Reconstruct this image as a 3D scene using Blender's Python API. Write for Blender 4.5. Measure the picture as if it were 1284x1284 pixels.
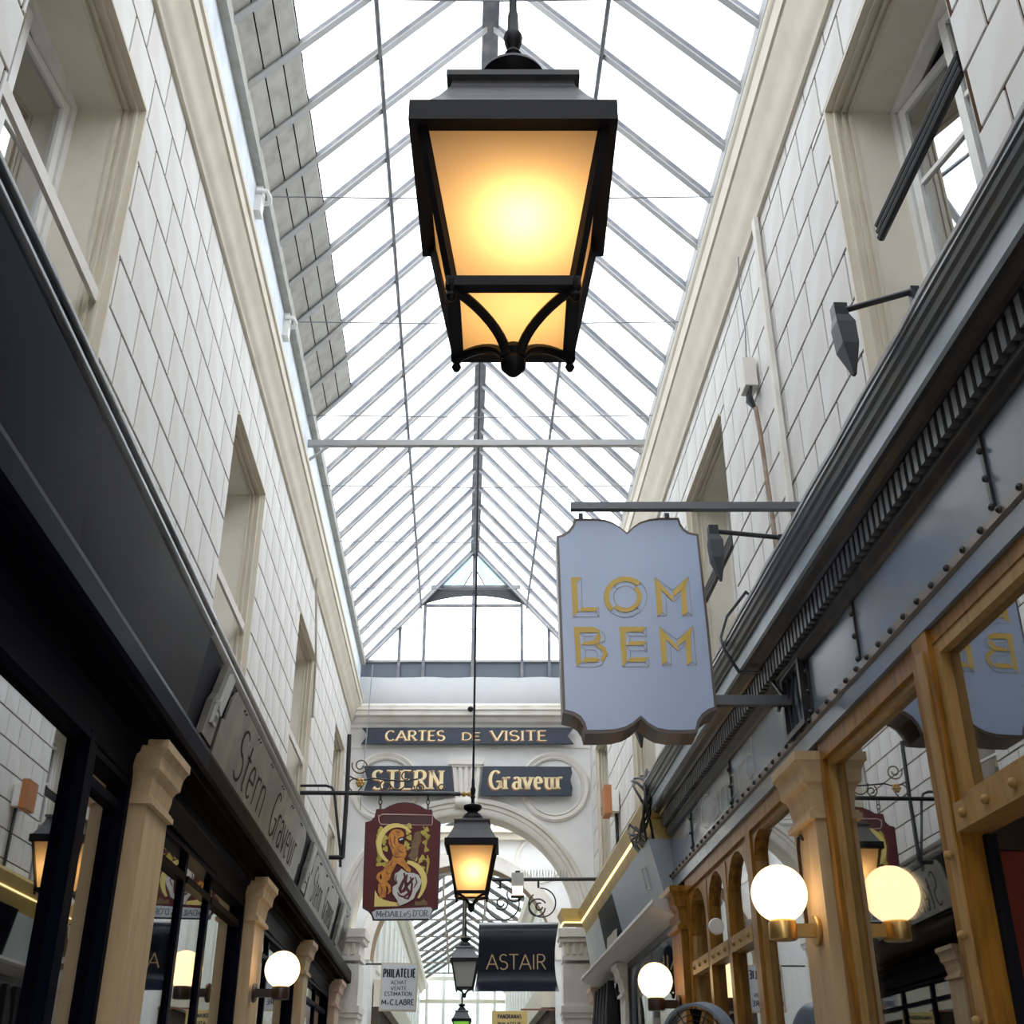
import bpy, bmesh, math, random
from mathutils import Vector, Matrix
random.seed(7)
for o in list(bpy.data.objects): bpy.data.objects.remove(o)
SC = bpy.context.scene
COL = SC.collection
# ------------------------------------------------------------------ camera
F = 1450.0; VX, VY = 575.0, 1395.0
_n = math.sqrt((VX-642)**2+(VY-642)**2+F*F)
PITCH = math.atan2(VY-642, F); YAW = math.asin((642-VX)/_n)
CAM = (0.0, 0.0, 1.6)
cd = bpy.data.cameras.new('camera'); co = bpy.data.objects.new('camera', cd); COL.objects.link(co)
cd.sensor_width = 36; cd.lens = F/1284*36; cd.clip_start = .05; cd.clip_end = 400
co.location = CAM; co.rotation_euler = (math.pi/2+PITCH, 0, -YAW)
SC.camera = co
# ------------------------------------------------------------------ light
w = bpy.data.worlds.new('overcast_sky'); SC.world = w; w.use_nodes = True
bg = w.node_tree.nodes['Background']; bg.inputs[0].default_value = (.93, .965, 1, 1); bg.inputs[1].default_value = 3.7
SC.view_settings.view_transform = 'Standard'; SC.view_settings.look = 'None'
SC.view_settings.exposure = 0.0; SC.view_settings.gamma = 1.0; SC.view_settings.use_curve_mapping = False

# ------------------------------------------------------------------ pixel -> place helpers
_cp, _sp, _cy, _sy = math.cos(PITCH), math.sin(PITCH), math.cos(YAW), math.sin(YAW)
_R = (_cy, -_sy, 0); _U = (-_sy*_sp, -_cy*_sp, _cp); _F = (_sy*_cp, _cy*_cp, _sp)
def ray(px, py):
    a = (px-642)/F; b = -(py-642)/F
    return [_F[i]+a*_R[i]+b*_U[i] for i in range(3)]
def onX(px, py, x):
    d = ray(px, py); t = x/d[0]; return (x, d[1]*t, CAM[2]+d[2]*t)
def onC(px, py, y0):
    """point on the cross plane (slightly skewed like the end wall) standing at depth y0 -> local (x, z)"""
    d = ray(px, py); t = y0*_cy/(d[0]*_sy+d[1]*_cy)
    p = [CAM[i]+t*d[i] for i in range(3)]
    return (p[0]*_cy-(p[1]-y0)*_sy, p[2])
def crop(ox, oy, s):
    return lambda x, y: (ox+x/s, oy+y/s)

# ------------------------------------------------------------------ materials
MATS = {}
def mat(name, col, rough=.6, metal=0, dirt=None, scale=4, amt=.5, bump=0, vary=0, spec=.5, coat=0, stretch=None, emit=None, es=0):
    if name in MATS: return MATS[name]
    m = bpy.data.materials.new(name); m.use_nodes = True; MATS[name] = m
    nt = m.node_tree; N = nt.nodes; L = nt.links
    b = N['Principled BSDF']
    b.inputs['Base Color'].default_value = (*col, 1); b.inputs['Roughness'].default_value = rough
    b.inputs['Metallic'].default_value = metal; b.inputs['Specular IOR Level'].default_value = spec
    if coat: b.inputs['Coat Weight'].default_value = coat; b.inputs['Coat Roughness'].default_value = .08
    if emit: b.inputs['Emission Color'].default_value = (*emit, 1); b.inputs['Emission Strength'].default_value = es
    src = None
    if dirt or bump or vary:
        tc = N.new('ShaderNodeTexCoord'); mp = N.new('ShaderNodeMapping')
        L.new(tc.outputs['Object'], mp.inputs[0])
        if stretch: mp.inputs['Scale'].default_value = stretch
        nz = N.new('ShaderNodeTexNoise'); nz.inputs['Scale'].default_value = scale; nz.inputs['Detail'].default_value = 6
        L.new(mp.outputs[0], nz.inputs['Vector'])
    if dirt:
        rp = N.new('ShaderNodeValToRGB'); rp.color_ramp.elements[0].position = .42; rp.color_ramp.elements[1].position = .72
        rp.color_ramp.elements[0].color = (0, 0, 0, 1); rp.color_ramp.elements[1].color = (amt, amt, amt, 1)
        L.new(nz.outputs['Fac'], rp.inputs[0])
        mx = N.new('ShaderNodeMix'); mx.data_type = 'RGBA'
        mx.inputs['A'].default_value = (*col, 1); mx.inputs['B'].default_value = (*dirt, 1)
        L.new(rp.outputs[0], mx.inputs['Factor']); src = mx.outputs['Result']
    if vary:
        oi = N.new('ShaderNodeObjectInfo'); ml = N.new('ShaderNodeMapRange')
        ml.inputs['To Min'].default_value = 1-vary; ml.inputs['To Max'].default_value = 1
        L.new(oi.outputs['Random'], ml.inputs['Value'])
        hv = N.new('ShaderNodeHueSaturation'); L.new(ml.outputs[0], hv.inputs['Value'])
        if src: L.new(src, hv.inputs['Color'])
        else: hv.inputs['Color'].default_value = (*col, 1)
        src = hv.outputs[0]
    if src: L.new(src, b.inputs['Base Color'])
    if bump:
        bp = N.new('ShaderNodeBump'); bp.inputs['Strength'].default_value = bump; bp.inputs['Distance'].default_value = .01
        L.new(nz.outputs['Fac'], bp.inputs['Height']); L.new(bp.outputs[0], b.inputs['Normal'])
    return m
def glass(name, refl=.15, tint=(1, 1, 1), rough=.0, haze=0, hazecol=(.8, .85, .9)):
    if name in MATS: return MATS[name]
    m = bpy.data.materials.new(name); m.use_nodes = True; MATS[name] = m
    nt = m.node_tree; N = nt.nodes; L = nt.links
    N.remove(N['Principled BSDF']); out = N['Material Output']
    t = N.new('ShaderNodeBsdfTransparent'); t.inputs[0].default_value = (*tint, 1)
    g = N.new('ShaderNodeBsdfGlossy'); g.inputs['Roughness'].default_value = rough; g.inputs[0].default_value = (1, 1, 1, 1)
    fr = N.new('ShaderNodeLayerWeight'); fr.inputs['Blend'].default_value = .35
    mr = N.new('ShaderNodeMapRange'); mr.inputs['To Min'].default_value = refl; mr.inputs['To Max'].default_value = min(1, refl+.45)
    L.new(fr.outputs['Fresnel'], mr.inputs['Value'])
    mx = N.new('ShaderNodeMixShader'); L.new(mr.outputs[0], mx.inputs[0])
    base = t.outputs[0]
    if haze:
        d = N.new('ShaderNodeBsdfTranslucent'); d.inputs[0].default_value = (*hazecol, 1)
        d2 = N.new('ShaderNodeBsdfDiffuse'); d2.inputs[0].default_value = (*hazecol, 1)
        a = N.new('ShaderNodeMixShader'); a.inputs[0].default_value = .35; L.new(d.outputs[0], a.inputs[1]); L.new(d2.outputs[0], a.inputs[2])
        h = N.new('ShaderNodeMixShader'); h.inputs[0].default_value = haze
        L.new(base, h.inputs[1]); L.new(a.outputs[0], h.inputs[2]); base = h.outputs[0]
    L.new(base, mx.inputs[1]); L.new(g.outputs[0], mx.inputs[2]); L.new(mx.outputs[0], out.inputs[0])
    return m
def emis(name, col, s):
    if name in MATS: return MATS[name]
    m = bpy.data.materials.new(name); m.use_nodes = True; MATS[name] = m
    N = m.node_tree.nodes; N.remove(N['Principled BSDF']); e = N.new('ShaderNodeEmission')
    e.inputs[0].default_value = (*col, 1); e.inputs[1].default_value = s
    m.node_tree.links.new(e.outputs[0], N['Material Output'].inputs[0]); return m

stone = mat('painted_limestone', (.80, .79, .77), .75, dirt=(.62, .58, .52), scale=3, amt=.5, bump=.15, vary=.07)
mortar = mat('brown_joint', (.085, .042, .020), .9, spec=.1)
cream = mat('cream_plaster', (.72, .665, .55), .65, dirt=(.52, .44, .33), scale=5, amt=.3, bump=.1)
creamlt = mat('pale_plaster', (.78, .755, .70), .65, dirt=(.58, .52, .44), scale=4, amt=.5, bump=.1)
whitew = mat('white_paint', (.86, .86, .84), .45, dirt=(.62, .58, .5), scale=6, amt=.4)
endwallm = mat('white_render', (.80, .80, .79), .8, dirt=(.62, .62, .62), scale=2.5, amt=.5, bump=.12)
lead = mat('zinc_ledge', (.44, .45, .46), .6, dirt=(.42, .43, .45), scale=6, amt=.7, bump=.3)
upst = mat('blue_white_upstand', (.72, .79, .86), .6, dirt=(.5, .52, .55), scale=6, amt=.5)
plankm = mat('grey_boards', (.50, .495, .46), .8, dirt=(.33, .31, .27), scale=9, amt=.7, bump=.2, vary=.12)
iron = mat('grey_roof_iron', (.13, .14, .165), .5, metal=.2, dirt=(.36, .33, .29), scale=8, amt=.5)
ironlt = mat('pale_roof_iron', (.36, .37, .38), .55, dirt=(.4, .36, .3), scale=8, amt=.5)
wirem = mat('wire_grey', (.22, .23, .25), .5, metal=.4)
roofglass = glass('roof_glass', .03, (.97, .985, 1.0), 0)
meshglass = glass('wired_glass', .05, (.6, .75, .8), .1, haze=.35, hazecol=(.55, .72, .75))
lacq = mat('black_lacquer', (.008, .010, .019), .20, spec=.03, dirt=(.012, .012, .014), scale=1.6, amt=.7)
lacqd = mat('dark_blue_black_paint', (.004, .005, .011), .30, spec=.006)
railm = mat('black_gloss_rail', (.006, .007, .013), .10, spec=.25)
bronze = mat('bronze_board', (.135, .125, .105), .36, metal=.35, dirt=(.33, .28, .2), scale=4, amt=.6)
bronzed = mat('bronze_moulding', (.012, .007, .004), .30, spec=.003, dirt=(.03, .018, .009), scale=5, amt=.6)
boardback = mat('dark_recess', (.008, .009, .014), .6, spec=.1)
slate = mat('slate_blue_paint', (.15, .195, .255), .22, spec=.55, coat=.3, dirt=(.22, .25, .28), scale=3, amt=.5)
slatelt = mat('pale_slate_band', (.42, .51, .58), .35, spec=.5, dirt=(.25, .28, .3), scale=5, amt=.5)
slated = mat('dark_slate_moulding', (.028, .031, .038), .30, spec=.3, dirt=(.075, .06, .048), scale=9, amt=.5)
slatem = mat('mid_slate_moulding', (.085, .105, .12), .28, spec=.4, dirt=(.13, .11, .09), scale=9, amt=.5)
gold_txt = mat('gold_letters', (.90, .70, .30), .45, metal=.1)
gold_lt = mat('cream_gold_letters', (.95, .80, .48), .5)
wood = mat('golden_oak', (.33, .15, .020), .32, spec=.25, dirt=(.11, .042, .006), scale=5, amt=.8, bump=.1, stretch=(6, 6, .8))
woodlt = mat('pale_oak', (.42, .25, .085), .4, spec=.25, dirt=(.25, .13, .035), scale=5, amt=.6, bump=.08, stretch=(6, 6, .8))
pilm = mat('tan_pilaster', (.55, .40, .225), .5, dirt=(.36, .23, .11), scale=4, amt=.55, bump=.08, stretch=(4, 4, .7))
rivm = mat('rivet_metal', (.05, .052, .055), .4, metal=.6)
brass = mat('brass', (.62, .40, .14), .3, metal=.85)
darkmetal = mat('dark_bracket', (.045, .03, .025), .4, metal=.5)
blackiron = mat('black_iron', (.03, .032, .036), .4, metal=.4)
lampiron = mat('lantern_black', (.010, .0095, .012), .42, spec=.12)
lamproof = mat('lantern_roof', (.075, .078, .085), .45, spec=.3, dirt=(.11, .10, .09), scale=9, amt=.5)
shopglass = glass('shop_glass', .36, (.72, .75, .76))
winglass = glass('upper_window_glass', .45, (.75, .8, .84))
globem = emis('opal_globe_lit', (1.0, .68, .36), 3.0)
bulbm = emis('lantern_bulb', (1.0, .72, .37), 42)
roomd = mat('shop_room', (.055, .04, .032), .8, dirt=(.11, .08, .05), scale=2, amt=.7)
roomg = mat('upper_room', (.20, .23, .27), .8)
redroom = mat('dark_red_wall', (.22, .026, .010), .6, dirt=(.13, .016, .008), scale=3, amt=.6)
floorm = mat('floor_tiles', (.42, .40, .37), .5, dirt=(.3, .28, .25), scale=3, amt=.5)
bulb_off = glass('opal_pane_off', .05, (.5, .5, .48), 0, haze=.85, hazecol=(.5, .5, .47))
def ambermat(name, col, green=False):
    m = bpy.data.materials.new(name); m.use_nodes = True
    nt = m.node_tree; N = nt.nodes; L = nt.links; N.remove(N['Principled BSDF'])
    t = N.new('ShaderNodeBsdfTranslucent'); t.inputs[0].default_value = (*col, 1)
    d = N.new('ShaderNodeBsdfDiffuse'); d.inputs[0].default_value = (*col, 1)
    tr = N.new('ShaderNodeBsdfTransparent'); tr.inputs[0].default_value = (*col, 1)
    a = N.new('ShaderNodeMixShader'); a.inputs[0].default_value = .25; L.new(t.outputs[0], a.inputs[1]); L.new(d.outputs[0], a.inputs[2])
    b = N.new('ShaderNodeMixShader'); b.inputs[0].default_value = .004; L.new(a.outputs[0], b.inputs[1]); L.new(tr.outputs[0], b.inputs[2])
    L.new(b.outputs[0], N['Material Output'].inputs[0]); return m
amber = ambermat('amber_lantern_glass', (.95, .70, .42))
greeng = ambermat('green_lantern_glass', (.35, .95, .25))

# ------------------------------------------------------------------ mesh helpers
ORG = {}
def norm(v):
    l = math.sqrt(sum(c*c for c in v)) or 1; return tuple(c/l for c in v)
class MB:
    def __init__(s): s.v = []; s.f = []; s.smooth = False
    def face(s, pts):
        i = len(s.v); s.v += [tuple(p) for p in pts]; s.f.append(tuple(range(i, i+len(pts))))
    def box(s, x0, x1, y0, y1, z0, z1):
        i = len(s.v)
        s.v += [(x, y, z) for z in (z0, z1) for y in (y0, y1) for x in (x0, x1)]
        for f in ((0, 2, 3, 1), (4, 5, 7, 6), (0, 1, 5, 4), (2, 6, 7, 3), (0, 4, 6, 2), (1, 3, 7, 5)): s.f.append(tuple(i+k for k in f))
        return s
    def loft(s, rings, close=True, caps=True):
        """rings: list of equally long point lists"""
        n = len(rings[0]); b = len(s.v)
        for r in rings: s.v += [tuple(p) for p in r]
        for k in range(len(rings)-1):
            for j in range(n if close else n-1):
                a = b+k*n+j; c = b+k*n+(j+1) % n
                s.f.append((a, c, c+n, a+n))
        if caps:
            s.f.append(tuple(b+j for j in range(n))[::-1]); s.f.append(tuple(b+(len(rings)-1)*n+j for j in range(n)))
        return s
    def prof(s, pts, y0, y1, dz0=0, dz1=0):
        return s.loft([[(x, y0, z+dz0) for x, z in pts], [(x, y1, z+dz1) for x, z in pts]])
    def bar(s, p, q, wd, ht, up=(0, 0, 1)):
        d = norm([q[i]-p[i] for i in range(3)]); U = Vector(up); D = Vector(d)
        if abs(D.dot(U)) > .98: U = Vector((0, 1, 0))
        S = D.cross(U).normalized(); T = S.cross(D).normalized()
        r = []
        for c in (p, q):
            c = Vector(c); r.append([c-S*wd/2-T*ht/2, c+S*wd/2-T*ht/2, c+S*wd/2+T*ht/2, c-S*wd/2+T*ht/2])
        return s.loft(r)
    def tube(s, pts, r, n=8, rads=None):
        pts = [Vector(p) for p in pts]; rings = []; prev = None
        for i, p in enumerate(pts):
            d = (pts[min(i+1, len(pts)-1)]-pts[max(i-1, 0)]).normalized()
            if prev is None:
                a = Vector((0, 0, 1)) if abs(d.z) < .9 else Vector((0, 1, 0)); u = d.cross(a).normalized()
            else:
                u = (prev-d*prev.dot(d)).normalized()
            prev = u; v = d.cross(u); rr = rads[i] if rads else r
            rings.append([p+u*rr*math.cos(2*math.pi*k/n)+v*rr*math.sin(2*math.pi*k/n) for k in range(n)])
        return s.loft(rings)
    def lathe(s, prof, c=(0, 0, 0), n=20, axis='z'):
        rings = []
        for r, z in prof:
            ring = []
            for k in range(n):
                a = 2*math.pi*k/n; x, y = r*math.cos(a), r*math.sin(a)
                p = (x, y, z) if axis == 'z' else ((z, x, y) if axis == 'x' else (x, z, -y))
                ring.append((c[0]+p[0], c[1]+p[1], c[2]+p[2]))
            rings.append(ring)
        return s.loft(rings)
    def sphere(s, c, r, n=20, m=12, zmin=-1):
        pr = []
        for k in range(m+1):
            a = -math.pi/2+math.pi*k/m
            if math.sin(a) < zmin: continue
            pr.append((max(r*math.cos(a), 1e-4), r*math.sin(a)))
        return s.lathe(pr, c, n)
    def plate(s, poly, fr, d0, d1):
        """poly (u,v) extruded between depth d0 and d1 in frame fr(u,v,d)"""
        a = 0
        for i in range(len(poly)):
            x0, y0 = poly[i]; x1, y1 = poly[(i+1) % len(poly)]; a += x0*y1-x1*y0
        if a < 0: poly = poly[::-1]
        return s.loft([[fr(u, v, d0) for u, v in poly], [fr(u, v, d1) for u, v in poly]])
    def mesh(s, name, off=(0, 0, 0)):
        me = bpy.data.meshes.new(name)
        me.from_pydata([(x-off[0], y-off[1], z-off[2]) for x, y, z in s.v], [], s.f)
        bm = bmesh.new(); bm.from_mesh(me); bmesh.ops.recalc_face_normals(bm, faces=bm.faces); bm.to_mesh(me); bm.free()
        if s.smooth:
            for p in me.polygons: p.use_smooth = True
            try: me.set_sharp_from_angle(angle=math.radians(40))
            except Exception: pass
        return me
    def build(s, name, m, parent=None, local=False, smooth=None):
        if smooth is not None: s.smooth = smooth
        if parent is not None:
            off = (0, 0, 0) if local else ORG[parent]
        elif local: off = (0, 0, 0)
        else:
            xs, ys, zs = zip(*s.v); off = ((min(xs)+max(xs))/2, (min(ys)+max(ys))/2, min(zs))
        me = s.mesh(name, off); me.materials.append(m)
        o = bpy.data.objects.new(name, me); COL.objects.link(o)
        if parent is not None: o.parent = parent; ORG[o] = ORG[parent]
        else: o.location = off; ORG[o] = off
        return o
def put(name, me, parent, loc, rot=(0, 0, 0)):
    o = bpy.data.objects.new(name, me); COL.objects.link(o); o.parent = parent
    b = ORG[parent] if parent else (0, 0, 0)
    o.location = tuple(loc[i]-b[i] for i in range(3)); o.rotation_euler = rot; ORG[o] = tuple(loc)
    return o
def tag(o, label=None, cat=None, group=None, kind=None):
    if label: o['label'] = label
    if cat: o['category'] = cat
    if group: o['group'] = group
    if kind: o['kind'] = kind
    return o
def empty(name, loc, rz=0):
    o = bpy.data.objects.new(name, None); COL.objects.link(o); o.location = loc; o.rotation_euler = (0, 0, rz); o.empty_display_size = .2
    ORG[o] = tuple(loc); return o
def arc(cx, cy, rx, ry, a0, a1, n=12):
    return [(cx+rx*math.cos(math.radians(a0+(a1-a0)*k/n)), cy+ry*math.sin(math.radians(a0+(a1-a0)*k/n))) for k in range(n+1)]
def spiral(cx, cy, r0, r1, a0, a1, n=40):
    return [(cx+(r0+(r1-r0)*k/n)*math.cos(math.radians(a0+(a1-a0)*k/n)), cy+(r0+(r1-r0)*k/n)*math.sin(math.radians(a0+(a1-a0)*k/n))) for k in range(n+1)]
XZ = lambda u, v, d: (u, -d, v)                 # cross plane seen from the camera side, d towards the camera
def LW(x0): return lambda u, v, d: (x0+d, u, v)  # on a left wall, d into the passage
def RW(x0): return lambda u, v, d: (x0-d, -u, v) # on a right wall, text runs towards the camera

# ------------------------------------------------------------------ lettering (stroke letters)
A_ = arc
GL = {
 'A': (.74, [[(0, 0), (.37, 1)], [(.37, 1), (.74, 0)], [(.14, .34), (.6, .34)]]),
 'B': (.6, [[(.08, 0), (.08, 1)], [(.08, 1), (.3, 1)]+A_(.3, .77, .22, .23, 90, -90)+[(.08, .54)], [(.08, .54), (.32, .54)]+A_(.32, .27, .26, .27, 90, -90)+[(.08, 0)]]),
 'C': (.68, [A_(.38, .5, .34, .5, 48, 312, 20)]),
 'D': (.68, [[(.08, 0), (.08, 1)], [(.08, 1), (.26, 1)]+A_(.26, .5, .38, .5, 90, -90, 16)+[(.08, 0)]]),
 'E': (.55, [[(.08, 0), (.08, 1)], [(.08, 1), (.52, 1)], [(.08, .52), (.45, .52)], [(.08, 0), (.54, 0)]]),
 'G': (.72, [A_(.38, .5, .34, .5, 48, 340, 20)+[(.70, .42), (.42, .42)], [(.68, .42), (.68, .05)]]),
 'H': (.66, [[(.08, 0), (.08, 1)], [(.58, 0), (.58, 1)], [(.08, .5), (.58, .5)]]),
 'I': (.2, [[(.1, 0), (.1, 1)]]),
 'L': (.52, [[(.08, 1), (.08, 0)], [(.08, 0), (.5, 0)]]),
 'M': (.82, [[(.08, 0), (.08, 1)], [(.08, 1), (.41, .25)], [(.41, .25), (.74, 1)], [(.74, 1), (.74, 0)]]),
 'N': (.7, [[(.08, 0), (.08, 1)], [(.08, 1), (.62, 0)], [(.62, 0), (.62, 1)]]),
 'O': (.76, [A_(.38, .5, .34, .5, 0, 360, 26)]),
 'P': (.58, [[(.08, 0), (.08, 1)], [(.08, 1), (.3, 1)]+A_(.3, .74, .24, .26, 90, -90)+[(.08, .48)]]),
 'R': (.64, [[(.08, 0), (.08, 1)], [(.08, 1), (.3, 1)]+A_(.3, .75, .24, .25, 90, -90)+[(.08, .5)], [(.3, .5), (.6, 0)]]),
 'S': (.58, [A_(.29, .755, .23, .245, 35, 270, 14)+A_(.29, .255, .25, .255, 90, -145, 14)]),
 'T': (.6, [[(.3, 0), (.3, 1)], [(0, 1), (.6, 1)]]),
 'V': (.7, [[(0, 1), (.35, 0)], [(.35, 0), (.7, 1)]]),
 '.': (.18, [[(.06, .0), (.06, .1)]]),
 "'": (.16, [[(.08, .8), (.08, 1.02)]]),
 'a': (.5, [A_(.24, .47, .18, .17, 150, 0, 8)+[(.42, .0)], A_(.23, .19, .18, .19, 60, 330, 12)]),
 'c': (.46, [A_(.26, .32, .2, .32, 50, 310, 14)]),
 'd': (.52, [[(.44, 0), (.44, 1)], A_(.25, .32, .19, .32, 40, 320, 14)]),
 'e': (.5, [[(.07, .34), (.43, .34)]+A_(.25, .33, .19, .32, 5, 310, 16)]),
 'n': (.52, [[(.08, 0), (.08, .65)], A_(.26, .44, .18, .2, 180, 0, 8)+[(.44, 0)]]),
 'r': (.38, [[(.08, 0), (.08, .65)], A_(.26, .46, .18, .18, 170, 50, 6)]),
 't': (.34, [[(.15, .9), (.15, .12)]+A_(.25, .12, .1, .12, 180, 290, 6), [(.02, .64), (.32, .64)]]),
 'u': (.52, [[(.08, .65), (.08, .22)]+A_(.26, .22, .18, .21, 180, 360, 8), [(.44, .65), (.44, 0)]]),
 'v': (.48, [[(0, .65), (.24, 0)], [(.24, 0), (.48, .65)]]),
 ' ': (.34, []),
}
def text_width(t, h, xs, track): return sum(GL[c][0]*h*xs+track*h for c in t)-track*h
def lettering(mb, t, u0, v0, h, fr, thick=.14, thin=.06, xs=1.0, track=.12, serif=False, d=.002, width=None, slant=0, dth=0):
    if width:
        base = sum(GL[c][0]*h for c in t); xs = (width-track*h*(len(t)-1))/base
    u = u0
    for ch in t:
        wd, strokes = GL[ch]
        for st in strokes:
            P = [(u+(x+slant*y)*h*xs, v0+y*h) for x, y in st]
            closed = abs(P[0][0]-P[-1][0])+abs(P[0][1]-P[-1][1]) < 1e-6
            L_, R2 = [], []
            for i, p in enumerate(P):
                a = P[i-1] if i else (P[-2] if closed else p); b = P[i+1] if i < len(P)-1 else (P[1] if closed else p)
                dx, dy = b[0]-a[0], b[1]-a[1]; l = math.hypot(dx, dy) or 1; dx /= l; dy /= l
                wv = (thin+(thick-thin)*abs(dy)**1.5)*h/2
                L_.append((p[0]-dy*wv, p[1]+dx*wv)); R2.append((p[0]+dy*wv, p[1]-dx*wv))
            for i in range(len(P)-1):
                q = [L_[i], R2[i], R2[i+1], L_[i+1]]
                if dth: mb.plate(q, fr, d, d+dth)
                else: mb.face([fr(x, y, d) for x, y in q])
            if serif and not closed:
                for e, o2 in ((P[0], P[1]), (P[-1], P[-2])):
                    if abs(e[1]-o2[1]) > .6*abs(e[0]-o2[0]) and (abs(e[1]-v0) < .02*h or abs(e[1]-v0-h) < .02*h or abs(e[1]-v0-.65*h) < .02*h):
                        s_ = 1 if e[1] < o2[1] else -1; hw = thick*h*.95
                        q = [(e[0]-hw, e[1]), (e[0]+hw, e[1]), (e[0]+hw*.7, e[1]+s_*thin*h), (e[0]-hw*.7, e[1]+s_*thin*h)]
                        mb.face([fr(x, y, d) for x, y in q])
        u += wd*h*xs+track*h
    return mb

# ------------------------------------------------------------------ measures of the passage
XL, XR, YE = -1.62, 1.75, 16.0
EAVE = 6.51; COURSE = .286; BLK = .385
XRIDGE, ZRIDGE = .09, 9.24; PLZ = 7.46; XPL, XPR = -1.49, 1.66

# ================================================================== SETTING
o = MB().box(-4, 4.2, -8, 46, -.2, 0).build('floor', floorm); tag(o, 'pale tiled floor of the arcade below the frame', kind='structure')

def upper_wall(side):
    left = side == 'left'
    X0 = XL if left else XR; sg = -1 if left else 1
    zb = 3.35
    ztop = EAVE
    wins = [(2.93, 4.17, 4.0, 5.93), (6.89, 8.08, 4.0, 5.92), (10.47, 11.75, 4.0, 5.90), (14.1, 15.2, 4.0, 5.9)] if left else \
           [(2.92, 4.16, 4.0, 6.06), (6.87, 8.2, 4.0, 5.98), (10.45, 11.75, 4.0, 5.95), (14.0, 15.15, 4.0, 5.93)]
    m = MB(); xa, xb = sorted((X0+sg*.012, X0+sg*.42))
    cuts = [-8]+[c for w_ in wins for c in w_[:2]]+[YE]
    for i in range(len(cuts)-1):
        a, b = cuts[i], cuts[i+1]
        if i % 2 == 0: m.box(xa, xb, a, b, zb, ztop+.9)
        else:
            w_ = wins[i//2]; m.box(xa, xb, a, b, w_[3], ztop+.9); m.box(xa, xb, a, b, zb, w_[2])
    wall = m.build('wall_'+side, mortar)
    tag(wall, 'white ashlar upper wall on the %s above the shops' % side, kind='structure')
    # stones: a part each
    cache = {}
    def blockmesh(l, h):
        k = (round(l, 3), round(h, 3))
        if k not in cache:
            b = MB(); l2, h2, c, t = l/2, h/2, .0015, .008
            r0 = [(0, -l2, -h2), (0, l2, -h2), (0, l2, h2), (0, -l2, h2)]
            r1 = [((t-c), y, z) for _, y, z in r0]
            r2 = [(t, y-math.copysign(c, y), z-math.copysign(c, z)) for _, y, z in r0]
            if not left: r0, r1, r2 = [[(-x, y, z) for x, y, z in r] for r in (r0, r1, r2)]
            b.loft([r0, r1, r2]); me = b.mesh('stone_block'); me.materials.append(stone); cache[k] = me
        return cache[k]
    g = .0085; n = 0
    rows = []
    z = ztop if left else ztop+.0
    zs = [z-COURSE*k for k in range(0, 11)] if left else [6.40-.293*k for k in range(0, 11)]
    if not left: zs = [ztop]+zs
    far = MB(); lst = []
    for r in range(len(zs)-1):
        z1, z0 = zs[r], zs[r+1]
        off = (.5*BLK if r % 2 else 0)
        y = .2+off
        while y < YE:
            y0, y1 = y, min(y+BLK, YE); y += BLK
            segs = [(y0, y1, z0, z1)]
            for (a, b, c_, d_) in wins:
                ns = []
                for (p, q, e, f) in segs:
                    if q <= a or p >= b or f <= c_ or e >= d_: ns.append((p, q, e, f)); continue
                    if f-d_ > .03: ns.append((p, q, d_, f)); f = d_
                    if p < a-.02: ns.append((p, a, e, f))
                    if q > b+.02: ns.append((b, q, e, f))
                segs = ns
            for s_ in segs:
                if s_[1]-s_[0] > .03 and s_[3]-s_[2] > .02: lst.append(s_)
    vis = [s_ for s_ in lst if s_[1] > 2.0 and s_[2] > 3.75]
    vis.sort(key=lambda s_: s_[0]); near = vis[:300]; rest = vis[300:]
    for (p, q, e, f) in near:
        put('stone_block', blockmesh(q-p-2*g, f-e-2*g), wall, (X0+sg*.012, (p+q)/2, (e+f)/2))
    for (p, q, e, f) in rest:
        x0, x1 = sorted((X0+sg*.012, X0+sg*.004)); far.box(x0, x1, p+g, q-g, e+g, f-g)
    if rest: tag(far.build('far_stone_blocks', stone, wall), kind='stuff')
    return wall, wins
wall_l, wins_l = upper_wall('left')
wall_r, wins_r = upper_wall('right')

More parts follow.
